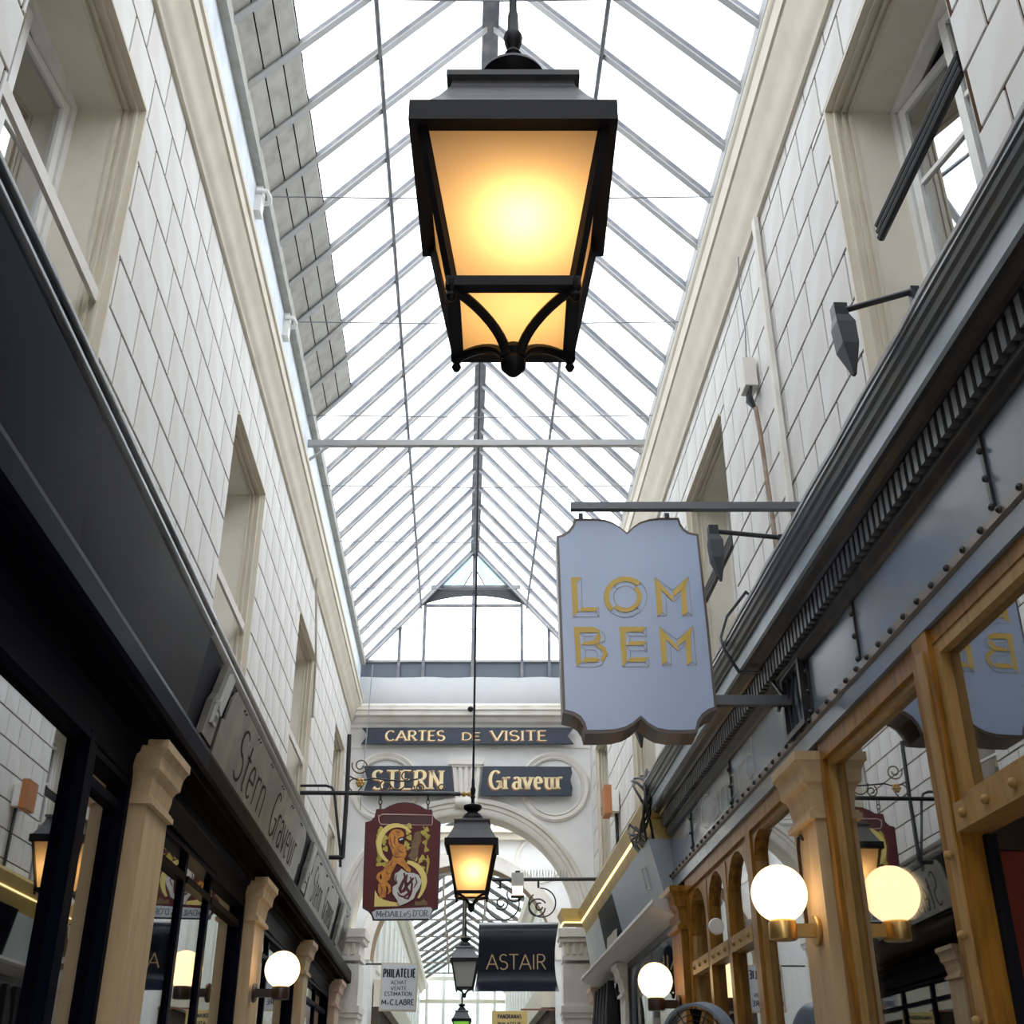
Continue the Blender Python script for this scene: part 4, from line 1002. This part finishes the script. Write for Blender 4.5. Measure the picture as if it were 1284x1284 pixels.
for k in range(24):
    for (a0, ra, rb) in ((45, (165, 155), (125, 117)), (-135, (125, 117), (90, 84))):
        a = math.radians(a0+180*k/24); b = math.radians(a0+180*(k+1)/24)
        Og.append([(575+ra[0]*math.cos(a), 300-ra[1]*math.sin(a)), (575+ra[0]*math.cos(b), 300-ra[1]*math.sin(b)), (575+rb[0]*math.cos(b), 300-rb[1]*math.sin(b)), (575+rb[0]*math.cos(a), 300-rb[1]*math.sin(a))])
Ol = [[(575+ra[0]*math.cos(k*math.pi/24), 300-ra[1]*math.sin(k*math.pi/24)) for k in range(49)] for ra in ((165, 155), (90, 84))]
for a in (45, 135, 225, 315):
    c, s_ = math.cos(math.radians(a)), math.sin(math.radians(a)); Ol.append([(575+165*c, 300-155*s_), (575+90*c, 300-84*s_)])
sh_ = lambda P: [[(x+35, y+378) for x, y in p] for p in P]
LET = [(Mx, Ml), (sh_(Mx), sh_(Ml)), (Og, Ol),
 ([[(158, 150), (238, 150), (205, 188), (215, 412), (172, 452)], [(245, 380), (370, 380), (345, 412), (215, 412)]], [[(238, 150), (246, 380)], [(370, 380), (372, 452), (172, 452)], [(345, 412), (372, 452)]]),
 ([[(180, 532), (225, 574), (237, 800), (200, 835)], [(180, 532), (330, 530), (385, 558), (366, 574), (225, 574)], [(375, 568), (388, 612), (372, 652), (340, 668), (235, 668), (262, 640), (322, 636), (342, 618), (345, 600)], [(372, 655), (425, 690), (442, 740), (405, 800), (385, 778), (404, 740), (390, 705), (345, 676)], [(262, 765), (350, 764), (385, 778), (360, 800), (237, 802)]],
  [[(385, 558), (418, 590), (415, 640), (372, 655)], [(200, 835), (350, 836), (405, 815), (405, 800)], [(255, 603), (330, 603)], [(225, 574), (255, 603), (262, 640)], [(235, 680), (268, 705), (340, 706), (362, 730), (360, 764)], [(268, 705), (270, 764)]]),
 ([[(528, 528), (577, 570), (587, 800), (550, 835)], [(528, 528), (735, 530), (705, 568), (577, 570)], [(610, 640), (738, 638), (710, 672), (585, 670)], [(610, 765), (752, 762), (725, 798), (587, 800)]],
  [[(735, 530), (738, 600), (608, 600), (612, 640)], [(577, 570), (608, 600)], [(705, 568), (738, 600)], [(738, 638), (742, 710), (612, 712), (616, 765)], [(585, 678), (612, 712)], [(710, 672), (742, 710)], [(752, 762), (756, 834), (550, 835)], [(725, 798), (756, 834)]])]
for gp, lp in LET:
    gm = MB(); lm = MB()
    for p in gp: poly(gm, p, L1, .008)
    for p in lp: line(lm, p, L1, .007, .0028)
    go = gm.build('gold_letter', mat('sign_gold', (.68, .46, .10), .45), fp_, local=True)
    tag(lm.build('letter_outline', mat('sign_outline', (.33, .31, .25), .5), fp_, local=True), kind='stuff')
a = onC(715, 641, Y1); b = onC(983, 636, Y1)
MB().bar((a[0], -.05, a[1]), (1.80, -.05, a[1]+.0), .04, .04).build('top_beam', mat('grey_steel', (.12, .125, .135), .4, metal=.5), ls, local=True)
for px in (729, 838):
    q = onC(px, 644, Y1); MB().box(q[0]-.012, q[0]+.012, -.06+.11, -.03+.11, q[1]-.05, q[1]+.03).build('hanger', blackiron, ls, local=True)
a = onC(895, 875, Y1); MB().bar((a[0]-.05, .05, a[1]), (1.63, .05, a[1]), .04, .05).build('lower_arm', MATS['grey_steel'], ls, local=True)

# --- red crest sign
Y2 = 11.6
cm = crop(440, 1000, 6.42); M1 = lambda x, y: onC(*cm(x, y), Y2)
ms = cross('hanging_sign', Y2, "dark red crest sign with lion and shield lettered MEDAILLES D'OR", 'sign')
out2 = [(115, 198), (160, 186), (190, 155), (204, 92), (268, 90), (310, 66), (370, 43), (430, 37), (500, 43), (560, 66), (605, 95), (652, 95), (658, 140), (682, 175), (722, 196), (712, 540), (700, 893), (662, 910), (636, 948), (622, 985), (174, 987), (164, 950), (138, 915), (92, 888), (102, 540)]
redm = mat('oxblood_paint', (.125, .032, .036), .5, spec=.2, dirt=(.16, .05, .05), scale=4, amt=.5)
P2 = [M1(x, y) for x, y in out2]
MB().plate(P2, XZ, -.05, -.004).build('board_edge', mat('sign_navy_edge', (.03, .03, .045), .4), ms, local=True)
cx0 = sum(p[0] for p in P2)/len(P2); cz0 = sum(p[1] for p in P2)/len(P2)
MB().plate([(cx0+(x-cx0)*.975, cz0+(z-cz0)*.983) for x, z in P2], XZ, -.004, 0).build('board', redm, ms, local=True)
cg = crop(450, 1030, 9.877); G1 = lambda x, y: onC(*cg(x, y), Y2)
def flat(name, m_, polys, d0=.0, d1=.006):
    m = MB()
    for p in polys: m.plate([G1(x, y) for x, y in p], XZ, d0, d1)
    return m.build(name, m_, ms, local=True)
ye = mat('scroll_yellow', (.92, .74, .24), .5); orn = mat('lion_orange', (.74, .30, .05), .5, dirt=(.40, .14, .03), scale=22, amt=.9); olv = mat('vine_olive', (.62, .52, .09), .5, dirt=(.35, .28, .06), scale=30, amt=.7)
brn = mat('beast_brown', (.19, .12, .06), .55, dirt=(.3, .2, .09), scale=30, amt=.7); whi = mat('shield_white', (.70, .69, .66), .5); dkr = mat('monogram_red', (.11, .02, .025), .5); blk = mat('ink_black', (.02, .015, .02), .5)
def ribbon(pts, w0, w1):
    L_, R2 = [], []
    n_ = len(pts)
    for i, p in enumerate(pts):
        a = pts[max(i-1, 0)]; b = pts[min(i+1, n_-1)]; dx, dy = b[0]-a[0], b[1]-a[1]; l = math.hypot(dx, dy) or 1
        t = i/(n_-1); wd = (w0+(w1-w0)*t)*(.55+.9*math.sin(math.pi*min(1, max(0, t*.94+.03))))/2
        L_.append((p[0]-dy/l*wd, p[1]+dx/l*wd)); R2.append((p[0]+dy/l*wd, p[1]-dx/l*wd))
    return [[L_[i], L_[i+1], R2[i+1], R2[i]] for i in range(n_-1)]
flat('upper_scroll', ye, ribbon(arc(470, 300, 215, 245, 195+180-10-0, 195-8+0, 2)[:0] or [(470+220*math.cos(math.radians(t)), 290-240*math.sin(math.radians(t))) for t in range(40, 246, 8)], 38, 52), .0, .008)
flat('lower_scroll', ye, ribbon([(600, 500), (660, 520), (720, 555), (770, 610), (805, 680), (812, 750), (800, 820), (775, 885), (735, 950)], 60, 40), .0, .008)
flat('bottom_scroll', ye, [[(200, 850), (240, 925), (310, 968), (400, 995), (480, 1005), (490, 1050), (190, 1055)]], .0, .006)
vb = []
for x, y, r in ((275, 105, 38), (250, 165, 32), (320, 200, 40), (310, 265, 30), (330, 340, 34), (250, 460, 34), (250, 525, 36), (310, 530, 30), (620, 60, 36), (610, 130, 34), (625, 200, 34), (590, 280, 34), (610, 330, 26), (840, 100, 30), (800, 140, 34), (850, 190, 32), (820, 260, 30), (835, 350, 30), (790, 450, 32), (850, 480, 24), (760, 490, 28), (780, 580, 34), (700, 460, 30)):
    vb.append([(x+r*math.cos(a)*(1+.25*math.cos(3*a+x)), y+r*math.sin(a)*(1+.25*math.cos(3*a+x))) for a in [2*math.pi*k/12 for k in range(12)]])
flat('vine_leaves', olv, vb, .0, .004)
for rb_ in (ribbon([(850, 420), (862, 500), (850, 580), (840, 650)], 22, 18), ribbon([(800, 60), (830, 140), (860, 190), (820, 280), (850, 370)], 20, 20), ribbon([(240, 130), (215, 250), (240, 420), (250, 520)], 10, 12)):
    flat('vine_stem', olv, rb_, .0, .004)
flat('beast', brn, [[(690, 140), (745, 120), (770, 165), (775, 240), (745, 300), (735, 380), (725, 440), (690, 490), (640, 470), (610, 430), (640, 380), (650, 300), (640, 260), (680, 210)], [(800, 960), (850, 1000), (840, 1040), (690, 1040), (700, 985), (750, 1000)]], .0, .005)
flat('lion', orn, [[(370, 180), (400, 120), (460, 98), (520, 105), (560, 145), (560, 185), (500, 205), (485, 250), (500, 275), (545, 290), (585, 340), (590, 410), (560, 465), (600, 530), (645, 590), (640, 635), (590, 615), (540, 560), (470, 520), (440, 580), (400, 650), (385, 725), (330, 750), (270, 745), (290, 700), (275, 650), (310, 590), (340, 530), (400, 480), (420, 420), (400, 350), (370, 270)],
                  [(240, 775), (330, 760), (340, 850), (330, 940), (270, 950), (240, 880)]], .004, .012)
flat('lion_tail', orn, ribbon([(300, 620), (250, 650), (235, 700), (265, 745), (330, 760), (375, 800), (385, 860), (360, 905)], 34, 30), .006, .014)
flat('lion_mouth', blk, [[(485, 215), (550, 190), (565, 215), (545, 260), (500, 262)]], .012, .014)
flat('lion_teeth', whi, [[(500, 222), (545, 208), (550, 225), (508, 240)]], .014, .015)
flat('mane_lines', blk, ribbon([(385, 190), (395, 250), (410, 320), (440, 340)], 7, 7)+ribbon([(430, 150), (450, 200), (440, 260), (460, 300)], 7, 7)+ribbon([(480, 340), (520, 380), (560, 390)], 7, 7)+ribbon([(420, 420), (470, 450), (530, 440)], 7, 7)+ribbon([(360, 560), (400, 540), (420, 500)], 7, 7)+ribbon([(330, 620), (360, 660), (390, 640)], 7, 7)+ribbon([(270, 800), (290, 850), (280, 910)], 7, 7)+ribbon([(460, 120), (490, 140), (520, 135)], 7, 7), .012, .0135)
flat('shield', whi, [[(530, 588), (600, 640), (680, 642), (740, 668), (782, 740), (752, 822), (705, 895), (682, 958), (600, 1008), (500, 1050), (470, 970), (418, 895), (420, 812), (482, 770), (440, 722), (450, 650), (500, 622)]], .006, .016)
flat('monogram', dkr, ribbon([(560, 640), (575, 700), (540, 770), (510, 840), (520, 880), (560, 860), (600, 790), (650, 740), (680, 700)], 34, 30)+ribbon([(600, 660), (580, 740), (590, 830), (640, 900), (610, 960), (560, 950)], 32, 26)+ribbon([(640, 690), (660, 780), (650, 870), (560, 940), (500, 920), (480, 880)], 26, 18)+ribbon([(700, 690), (720, 760), (680, 830)], 14, 12)+ribbon([(470, 660), (455, 720), (480, 760)], 12, 10), .016, .018)
flat('title_ribbon', mat('pale_pink_line', (.62, .50, .46), .5), ribbon([(245, -85), (245, -60), (250, 0), (275, 35), (500, 40), (905, 45)], 8, 8)+ribbon([(905, 45), (910, 0), (910, -75)], 8, 8)+ribbon([(910, -78), (600, -85), (290, -90), (245, -60)], 8, 8), .0, .004)
flat('title_plate', mat('plate_mauve', (.09, .03, .03), .5), [[(290, -70), (890, -62), (885, 25), (295, 20)]], .0, .002)
wp = [(205, 905), (640, 883), (655, 900), (632, 975), (190, 980), (170, 925)]
MB().plate([M1(x, y) for x, y in wp], XZ, 0, .01).build('white_plate', mat('plate_white', (.66, .70, .76), .45), ms, local=True)
a = M1(205, 962); b = M1(618, 955); m = MB(); lettering(m, "MeDAILLeS", a[0], a[1], .052, XZ, .2, .1, d=.012, width=(b[0]-a[0])*.67, track=.1, serif=True)
m.build('lettering', mat('slate_letters', (.13, .17, .22), .5), ms, local=True); m = MB()
c = M1(500, 958); lettering(m, "D'OR", c[0], c[1], .056, XZ, .18, .09, d=.012, width=(b[0]-c[0]), track=.12, serif=True); m.build('lettering', mat('slate_letters', (.13, .17, .22), .5), ms, local=True)
# wrought-iron bracket of the crest sign
br = cross('sign_bracket', Y2, 'black wrought iron bracket with scrolls and gilt flower holding the crest sign', 'bracket')
ci = crop(400, 880, 6.42); I1 = lambda x, y, d=0: (onC(*ci(x, y), Y2)[0], -d, onC(*ci(x, y), Y2)[1])
def itube(pts, r, name='bar', ma=blackiron): return MB().tube([I1(x, y) for x, y in pts], r, 8).build(name, ma, br, local=True, smooth=True)
itube([(245, 265), (225, 720), (190, 1255)], .022, 'upright'); itube([(-150, 732), (300, 735), (1140, 742)], .022, 'crossbar')
itube([(-150, 675), (60, 675), (105, 690), (125, 740), (150, 1000), (172, 1200), (172, 1330)], .014, 'strut'); itube([(80, 1252), (195, 1252)], .022, 'foot')
def isp(cx, cy, r0, r1, a0, a1, r=.007): return itube([(x, y) for x, y in spiral(cx, cy, r0, r1, a0, a1)], r, 'scroll', mat('rusty_gilt_iron', (.12, .075, .035), .5, metal=.3))
isp(335, 515, 18, 70, 0, 560); isp(290, 670, 50, 52, 120, 420); isp(540, 680, 15, 50, 90, 600); isp(640, 640, 60, 75, 0, 200); isp(810, 690, 15, 42, 0, 560); isp(700, 600, 20, 40, -60, 300); isp(985, 690, 15, 30, 0, 400)
itube([(250, 600), (330, 640), (430, 615), (560, 630), (700, 640), (800, 620)], .008, 'scroll')
g = I1(335, 655); m = MB()
for k in range(6):
    a = k*math.pi/3; m.sphere((g[0]+.03*math.cos(a), -.02, g[2]+.03*math.sin(a)), .02, 10, 6)
m.sphere((g[0], -.03, g[2]), .017, 10, 6); m.build('gilt_flower', mat('old_gilt', (.55, .36, .13), .4, metal=.6), br, local=True, smooth=True)
g = I1(1185, 742); m = MB(); m.lathe([(0, -.07), (.012, -.05), (.03, -.02), (.012, 0), (.028, .03), (0, .09)], g, 10, 'x'); m.build('gilt_tip', MATS['old_gilt'], br, local=True, smooth=True)
for x in (495, 878):
    m = MB()
    for k in range(3):
        p0 = I1(x, 755+35*k); m.tube([(p0[0]+.016*math.cos(t)*(1 if k % 2 else .3), .016*math.cos(t)*(0 if k % 2 else 1), p0[2]-.02+.026*math.sin(t)) for t in [2*math.pi*j/10 for j in range(11)]], .005, 6)
    m.build('chain', blackiron, br, local=True)

# --- navy curved sign
Y3 = 14.7
s3 = cross('hanging_sign', Y3, 'dark navy curved metal sign with thin gold capitals hung near the arch', 'sign')
x0, zt = onC(600, 1153, Y3); x1, zb = onC(699, 1246, Y3)
n = 20; front = []; back = []
for k in range(n+1):
    t = k/n; z = zt+(zb-zt)*t
    off = .24*max(0, (.24-t)/.24)**2-.30*max(0, (t-.74)/.26)**2
    front.append((off, z))
wd0, wd1 = x0, x1
m = MB(); rings = []
for k, (yy, z) in enumerate(front):
    t = k/n; sh = -.03*t+.0; rings.append([(x0+sh+.02*math.sin(math.pi*t), yy, z), (x1+sh+.04-.05*math.sin(math.pi*t), yy, z), (x1+sh+.04-.05*math.sin(math.pi*t), yy+.02, z), (x0+sh+.02*math.sin(math.pi*t), yy+.02, z)])
m.loft(rings); m.build('sheet', mat('navy_metal', (.006, .009, .020), .26, spec=.14), s3, local=True, smooth=True)
a = onC(610, 1215.5, Y3); b = onC(685, 1215.5, Y3)
m = MB(); lettering(m, 'ASTAIR', a[0], a[1], .165, lambda u, v, d: (u, -d-.004, v), .09, .075, d=.004, width=b[0]-a[0], track=.08); m.build('lettering', mat('thin_gold', (.50, .36, .20), .4, metal=.4), s3, local=True)
ck = crop(600, 1084, 6.42); K1 = lambda x, y: (onC(*ck(x, y), Y3)[0], 0, onC(*ck(x, y), Y3)[1])
MB().tube([K1(110, 122), K1(500, 120), (1.73, 0, K1(870, 118)[2])], .022, 8).build('bracket_bar', blackiron, s3, local=True)
MB().tube([K1(175, 125), K1(175, 195)], .013, 8).build('drop', blackiron, s3, local=True); MB().tube([K1(482, 122), K1(482, 190)], .013, 8).build('drop', blackiron, s3, local=True)
for cx, cy, r0, r1, a0, a1 in ((185, 310, 20, 60, 0, 500), (195, 315, 135, 130, -110, 190), (490, 340, 25, 30, 0, 300), (475, 350, 60, 75, 0, 330), (505, 315, 95, 125, 230, -95), (290, 240, 60, 60, 200, -10)):
    MB().tube([K1(x, y) for x, y in spiral(cx, cy, r0, r1, a0, a1)], .009, 6).build('scroll', blackiron, s3, local=True, smooth=True)
m = MB()
for k in range(22):
    p = K1(380+16*k, 112); q = K1(372+16*k+(k % 3)*10, 45); m.tube([p, (q[0], -.03+.03*(k % 3), q[2])], .0035, 4)
tag(m.build('bird_spikes', mat('spike_steel', (.4, .4, .4), .4, metal=.6), s3, local=True), kind='stuff')
e = cross('flood_lamp', Y3, 'small grey glass flood lamp hanging on the navy sign bracket', 'lamp'); p = K1(315, 150)
MB().box(p[0]-.075, p[0]+.075, -.09, .02, p[2]-.05, p[2]+.11).build('housing', pale, e, local=True)
MB().box(p[0]-.065, p[0]+.065, -.10, -.02, p[2]-.16, p[2]-.05).build('lens', emis('small_flood', (1, .80, .62), 1.6), e, local=True)
MB().box(p[0]-.08, p[0]+.08, -.105, .02, p[2]-.175, p[2]-.16).build('base_rim', darkmetal, e, local=True)
MB().box(p[0]-.03, p[0]+.03, -.05, .0, p[2]+.11, p[2]+.14).build('mount', blackiron, e, local=True)

# --- white stamp dealer sign
Y4 = 17.0
s4 = cross('hanging_sign', Y4, 'small white framed sign lettered PHILATELIE ACHAT VENTE ESTIMATION', 'sign')
cp_ = crop(400, 1084, 6.42); H1 = lambda x, y: onC(*cp_(x, y), Y4)
MB().plate([H1(*p) for p in ((505, 790), (805, 795), (780, 1185), (480, 1180))], XZ, -.05, 0).build('frame', mat('cream_frame', (.62, .56, .42), .5), s4, local=True)
MB().plate([H1(*p) for p in ((518, 803), (792, 808), (768, 1170), (494, 1166))], XZ, 0, .006).build('panel', mat('pale_panel', (.62, .66, .74), .5), s4, local=True)
m = MB()
for t, xa, xb, yb, yt, th in (('PHILATELIE', 518, 775, 908, 842, .2), ('ACHAT', 578, 705, 965, 935, .16), ('VENTE', 576, 705, 1012, 982, .16), ('ESTIMATION', 528, 745, 1058, 1026, .16), ('M', 502, 540, 1128, 1090, .22), ('C.LABRE', 572, 762, 1130, 1088, .2)):
    m = MB(); a = H1(xa, yb); b = H1(xb, yb); c = H1(xa, yt); lettering(m, t, a[0], a[1], c[1]-a[1], XZ, th, th*.8, d=.009, width=b[0]-a[0], track=.14); m.build('lettering', mat('navy_ink', (.02, .022, .04), .5), s4, local=True)
m = MB(); a = H1(545, 1126); lettering(m, 'et', a[0], a[1], .03, XZ, .2, .15, d=.009, width=.03, track=.1)
m.build('lettering', mat('navy_ink', (.02, .022, .04), .5), s4, local=True)
MB().bar((H1(505, 800)[0], .03, H1(505, 800)[1]), (-1.77, .03, H1(505, 800)[1]), .02, .02).build('arm', blackiron, s4, local=True)
# --- yellow directory sign, cut by the lower edge of the picture
Y5 = 20.0
s5 = cross('hanging_sign', Y5, 'yellow sign with two rows of black capitals at the bottom edge', 'sign')
N1 = lambda x, y: onC(*ck(x, y), Y5)
a = N1(108, 1178); b = N1(390, 1178)
MB().box(a[0], b[0], 0, .05, a[1]-.62, a[1]).build('board', mat('mustard_board', (.60, .45, .17), .5, dirt=(.45, .33, .1), scale=5, amt=.5), s5, local=True)
m = MB()
for t, xa, xb, yb, yt in (('PANORAMAS', 155, 345, 1240, 1208), ('PHILATELIE', 155, 340, 1300, 1270)):
    m = MB(); q = N1(xa, yb); r = N1(xb, yb); s_ = N1(xa, yt); lettering(m, t, q[0], q[1], s_[1]-q[1], XZ, .24, .2, d=.004, width=r[0]-q[0], track=.18); m.build('lettering', MATS['navy_ink'], s5, local=True)
MB().bar((b[0]-.1, .02, a[1]+.02), (1.6, .02, a[1]+.02), .025, .025).build('arm', mat('rusty_arm', (.2, .09, .06), .5), s5, local=True)

# ================================================================== SMALL FIXTURES
def spot(tip, root, label, s=.8):
    e = empty('spot_lamp', root); tag(e, label, 'lamp', 'arm mounted spot lamps')
    MB().tube([root, tip], .015*s, 10).build('arm', blackiron, e, smooth=True)
    MB().box(root[0]-.015, root[0]+.015, root[1]-.015, root[1]+.015, 3.91, root[2]+.012).build('post', blackiron, e)
    x, y, z = tip; m = MB()
    m.box(x-.03*s, x+.03*s, y-.03*s, y+.03*s, z-.035*s, z+.03*s); m.build('hinge', blackiron, e)
    m = MB(); r = []
    for dz, hx, hy, ox in ((-.02, .028, .025, 0), (-.08, .042, .045, .008), (-.20, .036, .05, .012), (-.34, .006, .012, .024)):
        r.append([(x+ox*s-hx*s, y-hy*s, z+dz*s), (x+ox*s+hx*s, y-hy*s, z+dz*s), (x+ox*s+hx*s, y+hy*s, z+dz*s), (x+ox*s-hx*s, y+hy*s, z+dz*s)])
    m.loft(r); m.build('head', mat('spot_head_grey', (.06, .064, .072), .4, spec=.3), e)
spot((1.31, 3.30, 4.15), (1.53, 3.16, 4.14), 'dark spot lamp on a short arm nearest the camera on the right cornice')
q = onX(895, 646, 1.17); spot((1.22, 5.15, 4.19), (1.56, 5.15, 4.16), 'dark spot lamp lighting the pale blue sign')
spot((1.16, 7.55, 4.02), (1.56, 7.55, 4.0), 'dark spot lamp behind the bottom of the pale blue sign', .75)
for i, (yy, zz) in enumerate(((3.16, 3.9), (5.15, 3.9), (7.55, 3.9))): pass

# junction box and conduits on the right wall
e = empty('junction_box', (1.72, 5.88, 4.4)); tag(e, 'cream junction box with rusty conduit on the right wall', 'junction box')
MB().box(1.66, 1.738, 5.82, 5.95, 5.53, 5.73).build('box', creamlt, e)
m = MB()
for k in range(4): m.tube([(1.70, 5.84+.03*k, 5.54), (1.69, 5.84+.03*k, 5.47), (1.72, 5.87, 5.38)], .009, 6)
m.build('wires', blackiron, e, smooth=True)
MB().tube([(1.72, 5.87, 5.40), (1.722, 5.84, 5.2), (1.722, 5.80, 4.7), (1.722, 5.77, 3.95)], .014, 8).build('conduit', mat('rusty_pipe', (.26, .17, .12), .7, dirt=(.5, .46, .4), scale=12, amt=.6), e, smooth=True)
MB().box(1.712, 1.738, 5.42, 5.48, 3.95, 6.5).build('trunking', creamlt, e)
MB().tube([(1.70, 5.88, 5.76), (1.70, 5.83, 5.95), (1.70, 5.86, 6.3), (1.70, 5.80, 6.5)], .004, 6).build('wire', wirem, e)
# alarm box
e = empty('alarm_box', (1.72, 13.1, 4.58)); tag(e, 'white and orange alarm box on the far right wall', 'alarm')
MB().box(1.66, 1.74, 13.0, 13.3, 4.60, 4.84).build('white_case', whitew, e)
MB().box(1.58, 1.66, 13.0, 13.3, 4.58, 4.90).build('orange_cover', mat('alarm_orange', (.48, .19, .07), .5), e)
tag(MB().tube([(1.72, 13.12, 4.6), (1.72, 13.1, 3.9)], .02, 8).build('drain_pipe', blackiron), 'black pipe below the alarm box on the right wall', 'pipe')
# left wall cables
q = [onX(x, y, -1.585) for x, y in ((395, 590), (397, 700), (396, 830), (392, 900))]
tag(MB().tube(q, .012, 6).build('wall_cable', mat('pale_cable', (.45, .42, .36), .7), smooth=True), 'pale cable hanging down the left wall before the end wall', 'cable')
e = MB().tube([(-1.35, 15.8, 7.3), (-1.33, 15.2, 6.0), (-1.32, 14.8, 5.0)], .006, 6).build('cord', wirem); tag(e, 'thin white cord hanging from the gable at the left', 'cord')
p = onC(590, 889, YE-.27); e = empty('dome_camera', (p[0], YE-.27, p[1]-.04)); tag(e, 'small black dome camera on the end wall cornice', 'camera')
MB().sphere((p[0], YE-.27, p[1]), .04, 16, 10).build('dome', lampiron, e, smooth=True); MB().box(p[0]-.03, p[0]+.03, YE-.27, YE-.15, p[1]-.0, p[1]+.03).build('mount', lampiron, e)
# cable looping over the right cornice
tag(MB().tube([(1.70, 6.2, 4.25), (1.62, 6.15, 4.30), (1.48, 6.1, 4.12), (1.41, 6.0, 3.95), (1.405, 5.9, 3.84), (1.46, 5.85, 3.70), (1.56, 5.75, 3.66), (1.57, 5.6, 3.55), (1.58, 5.5, 3.45), (1.55, 5.5, 3.37)], .010, 6).build('sign_cable', blackiron, smooth=True), 'black cable looping over the right cornice to the blue sign arm', 'cable')
# fan
e = empty('pedestal_fan', (1.32, 7.0, 0)); tag(e, 'blue-grey round fan at the bottom edge on the right', 'fan')
fan_c = Vector((1.33, 7.0, 1.95)); dirv = Vector((-.55, -.80, -.12)).normalized()
rot = dirv.to_track_quat('Z', 'Y').to_matrix()
def fput(m, name, ma, smooth=True):
    m.v = [tuple(rot @ Vector(v)+fan_c) for v in m.v]; return m.build(name, ma, e, smooth=smooth)
m = MB(); m.loft([[(r*math.cos(t), r*math.sin(t), z) for r, z in ((.185, -.07), (.20, -.07), (.20, .07), (.185, .07))] for t in [2*math.pi*k/40 for k in range(41)]], caps=False); fput(m, 'drum', mat('fan_blue', (.22, .28, .36), .35))
for r in (.05, .08, .11, .14, .17):
    m = MB(); m.tube([(r*math.cos(t), r*math.sin(t), .06) for t in [2*math.pi*k/32 for k in range(33)]], .003, 5); fput(m, 'grille_ring', blackiron)
for k in range(12):
    a = k*math.pi/6; m = MB(); m.tube([(.03*math.cos(a), .03*math.sin(a), .065), (.187*math.cos(a), .187*math.sin(a), .055)], .003, 5); fput(m, 'grille_spoke', blackiron)
m = MB(); m.lathe([(0, -.05), (.045, -.05), (.045, .05), (.03, .065), (0, .065)], (0, 0, 0), 20); fput(m, 'hub', blackiron)
for k in range(4):
    a = k*math.pi/2; m = MB(); m.face([(.04*math.cos(a), .04*math.sin(a), .02), (.17*math.cos(a-.3), .17*math.sin(a-.3), .03), (.175*math.cos(a+.3), .175*math.sin(a+.3), -.02), (.04*math.cos(a+.5), .04*math.sin(a+.5), -.02)]); fput(m, 'blade', lampiron, False)
MB().tube([(1.33, 7.0, 1.80), (1.32, 7.02, 0)], .02, 10).build('pole', blackiron, e, smooth=True)
MB().lathe([(0, 0), (.2, 0), (.2, .02), (.03, .05), (0, .05)], (1.32, 7.02, 0), 24).build('base', blackiron, e, smooth=True)
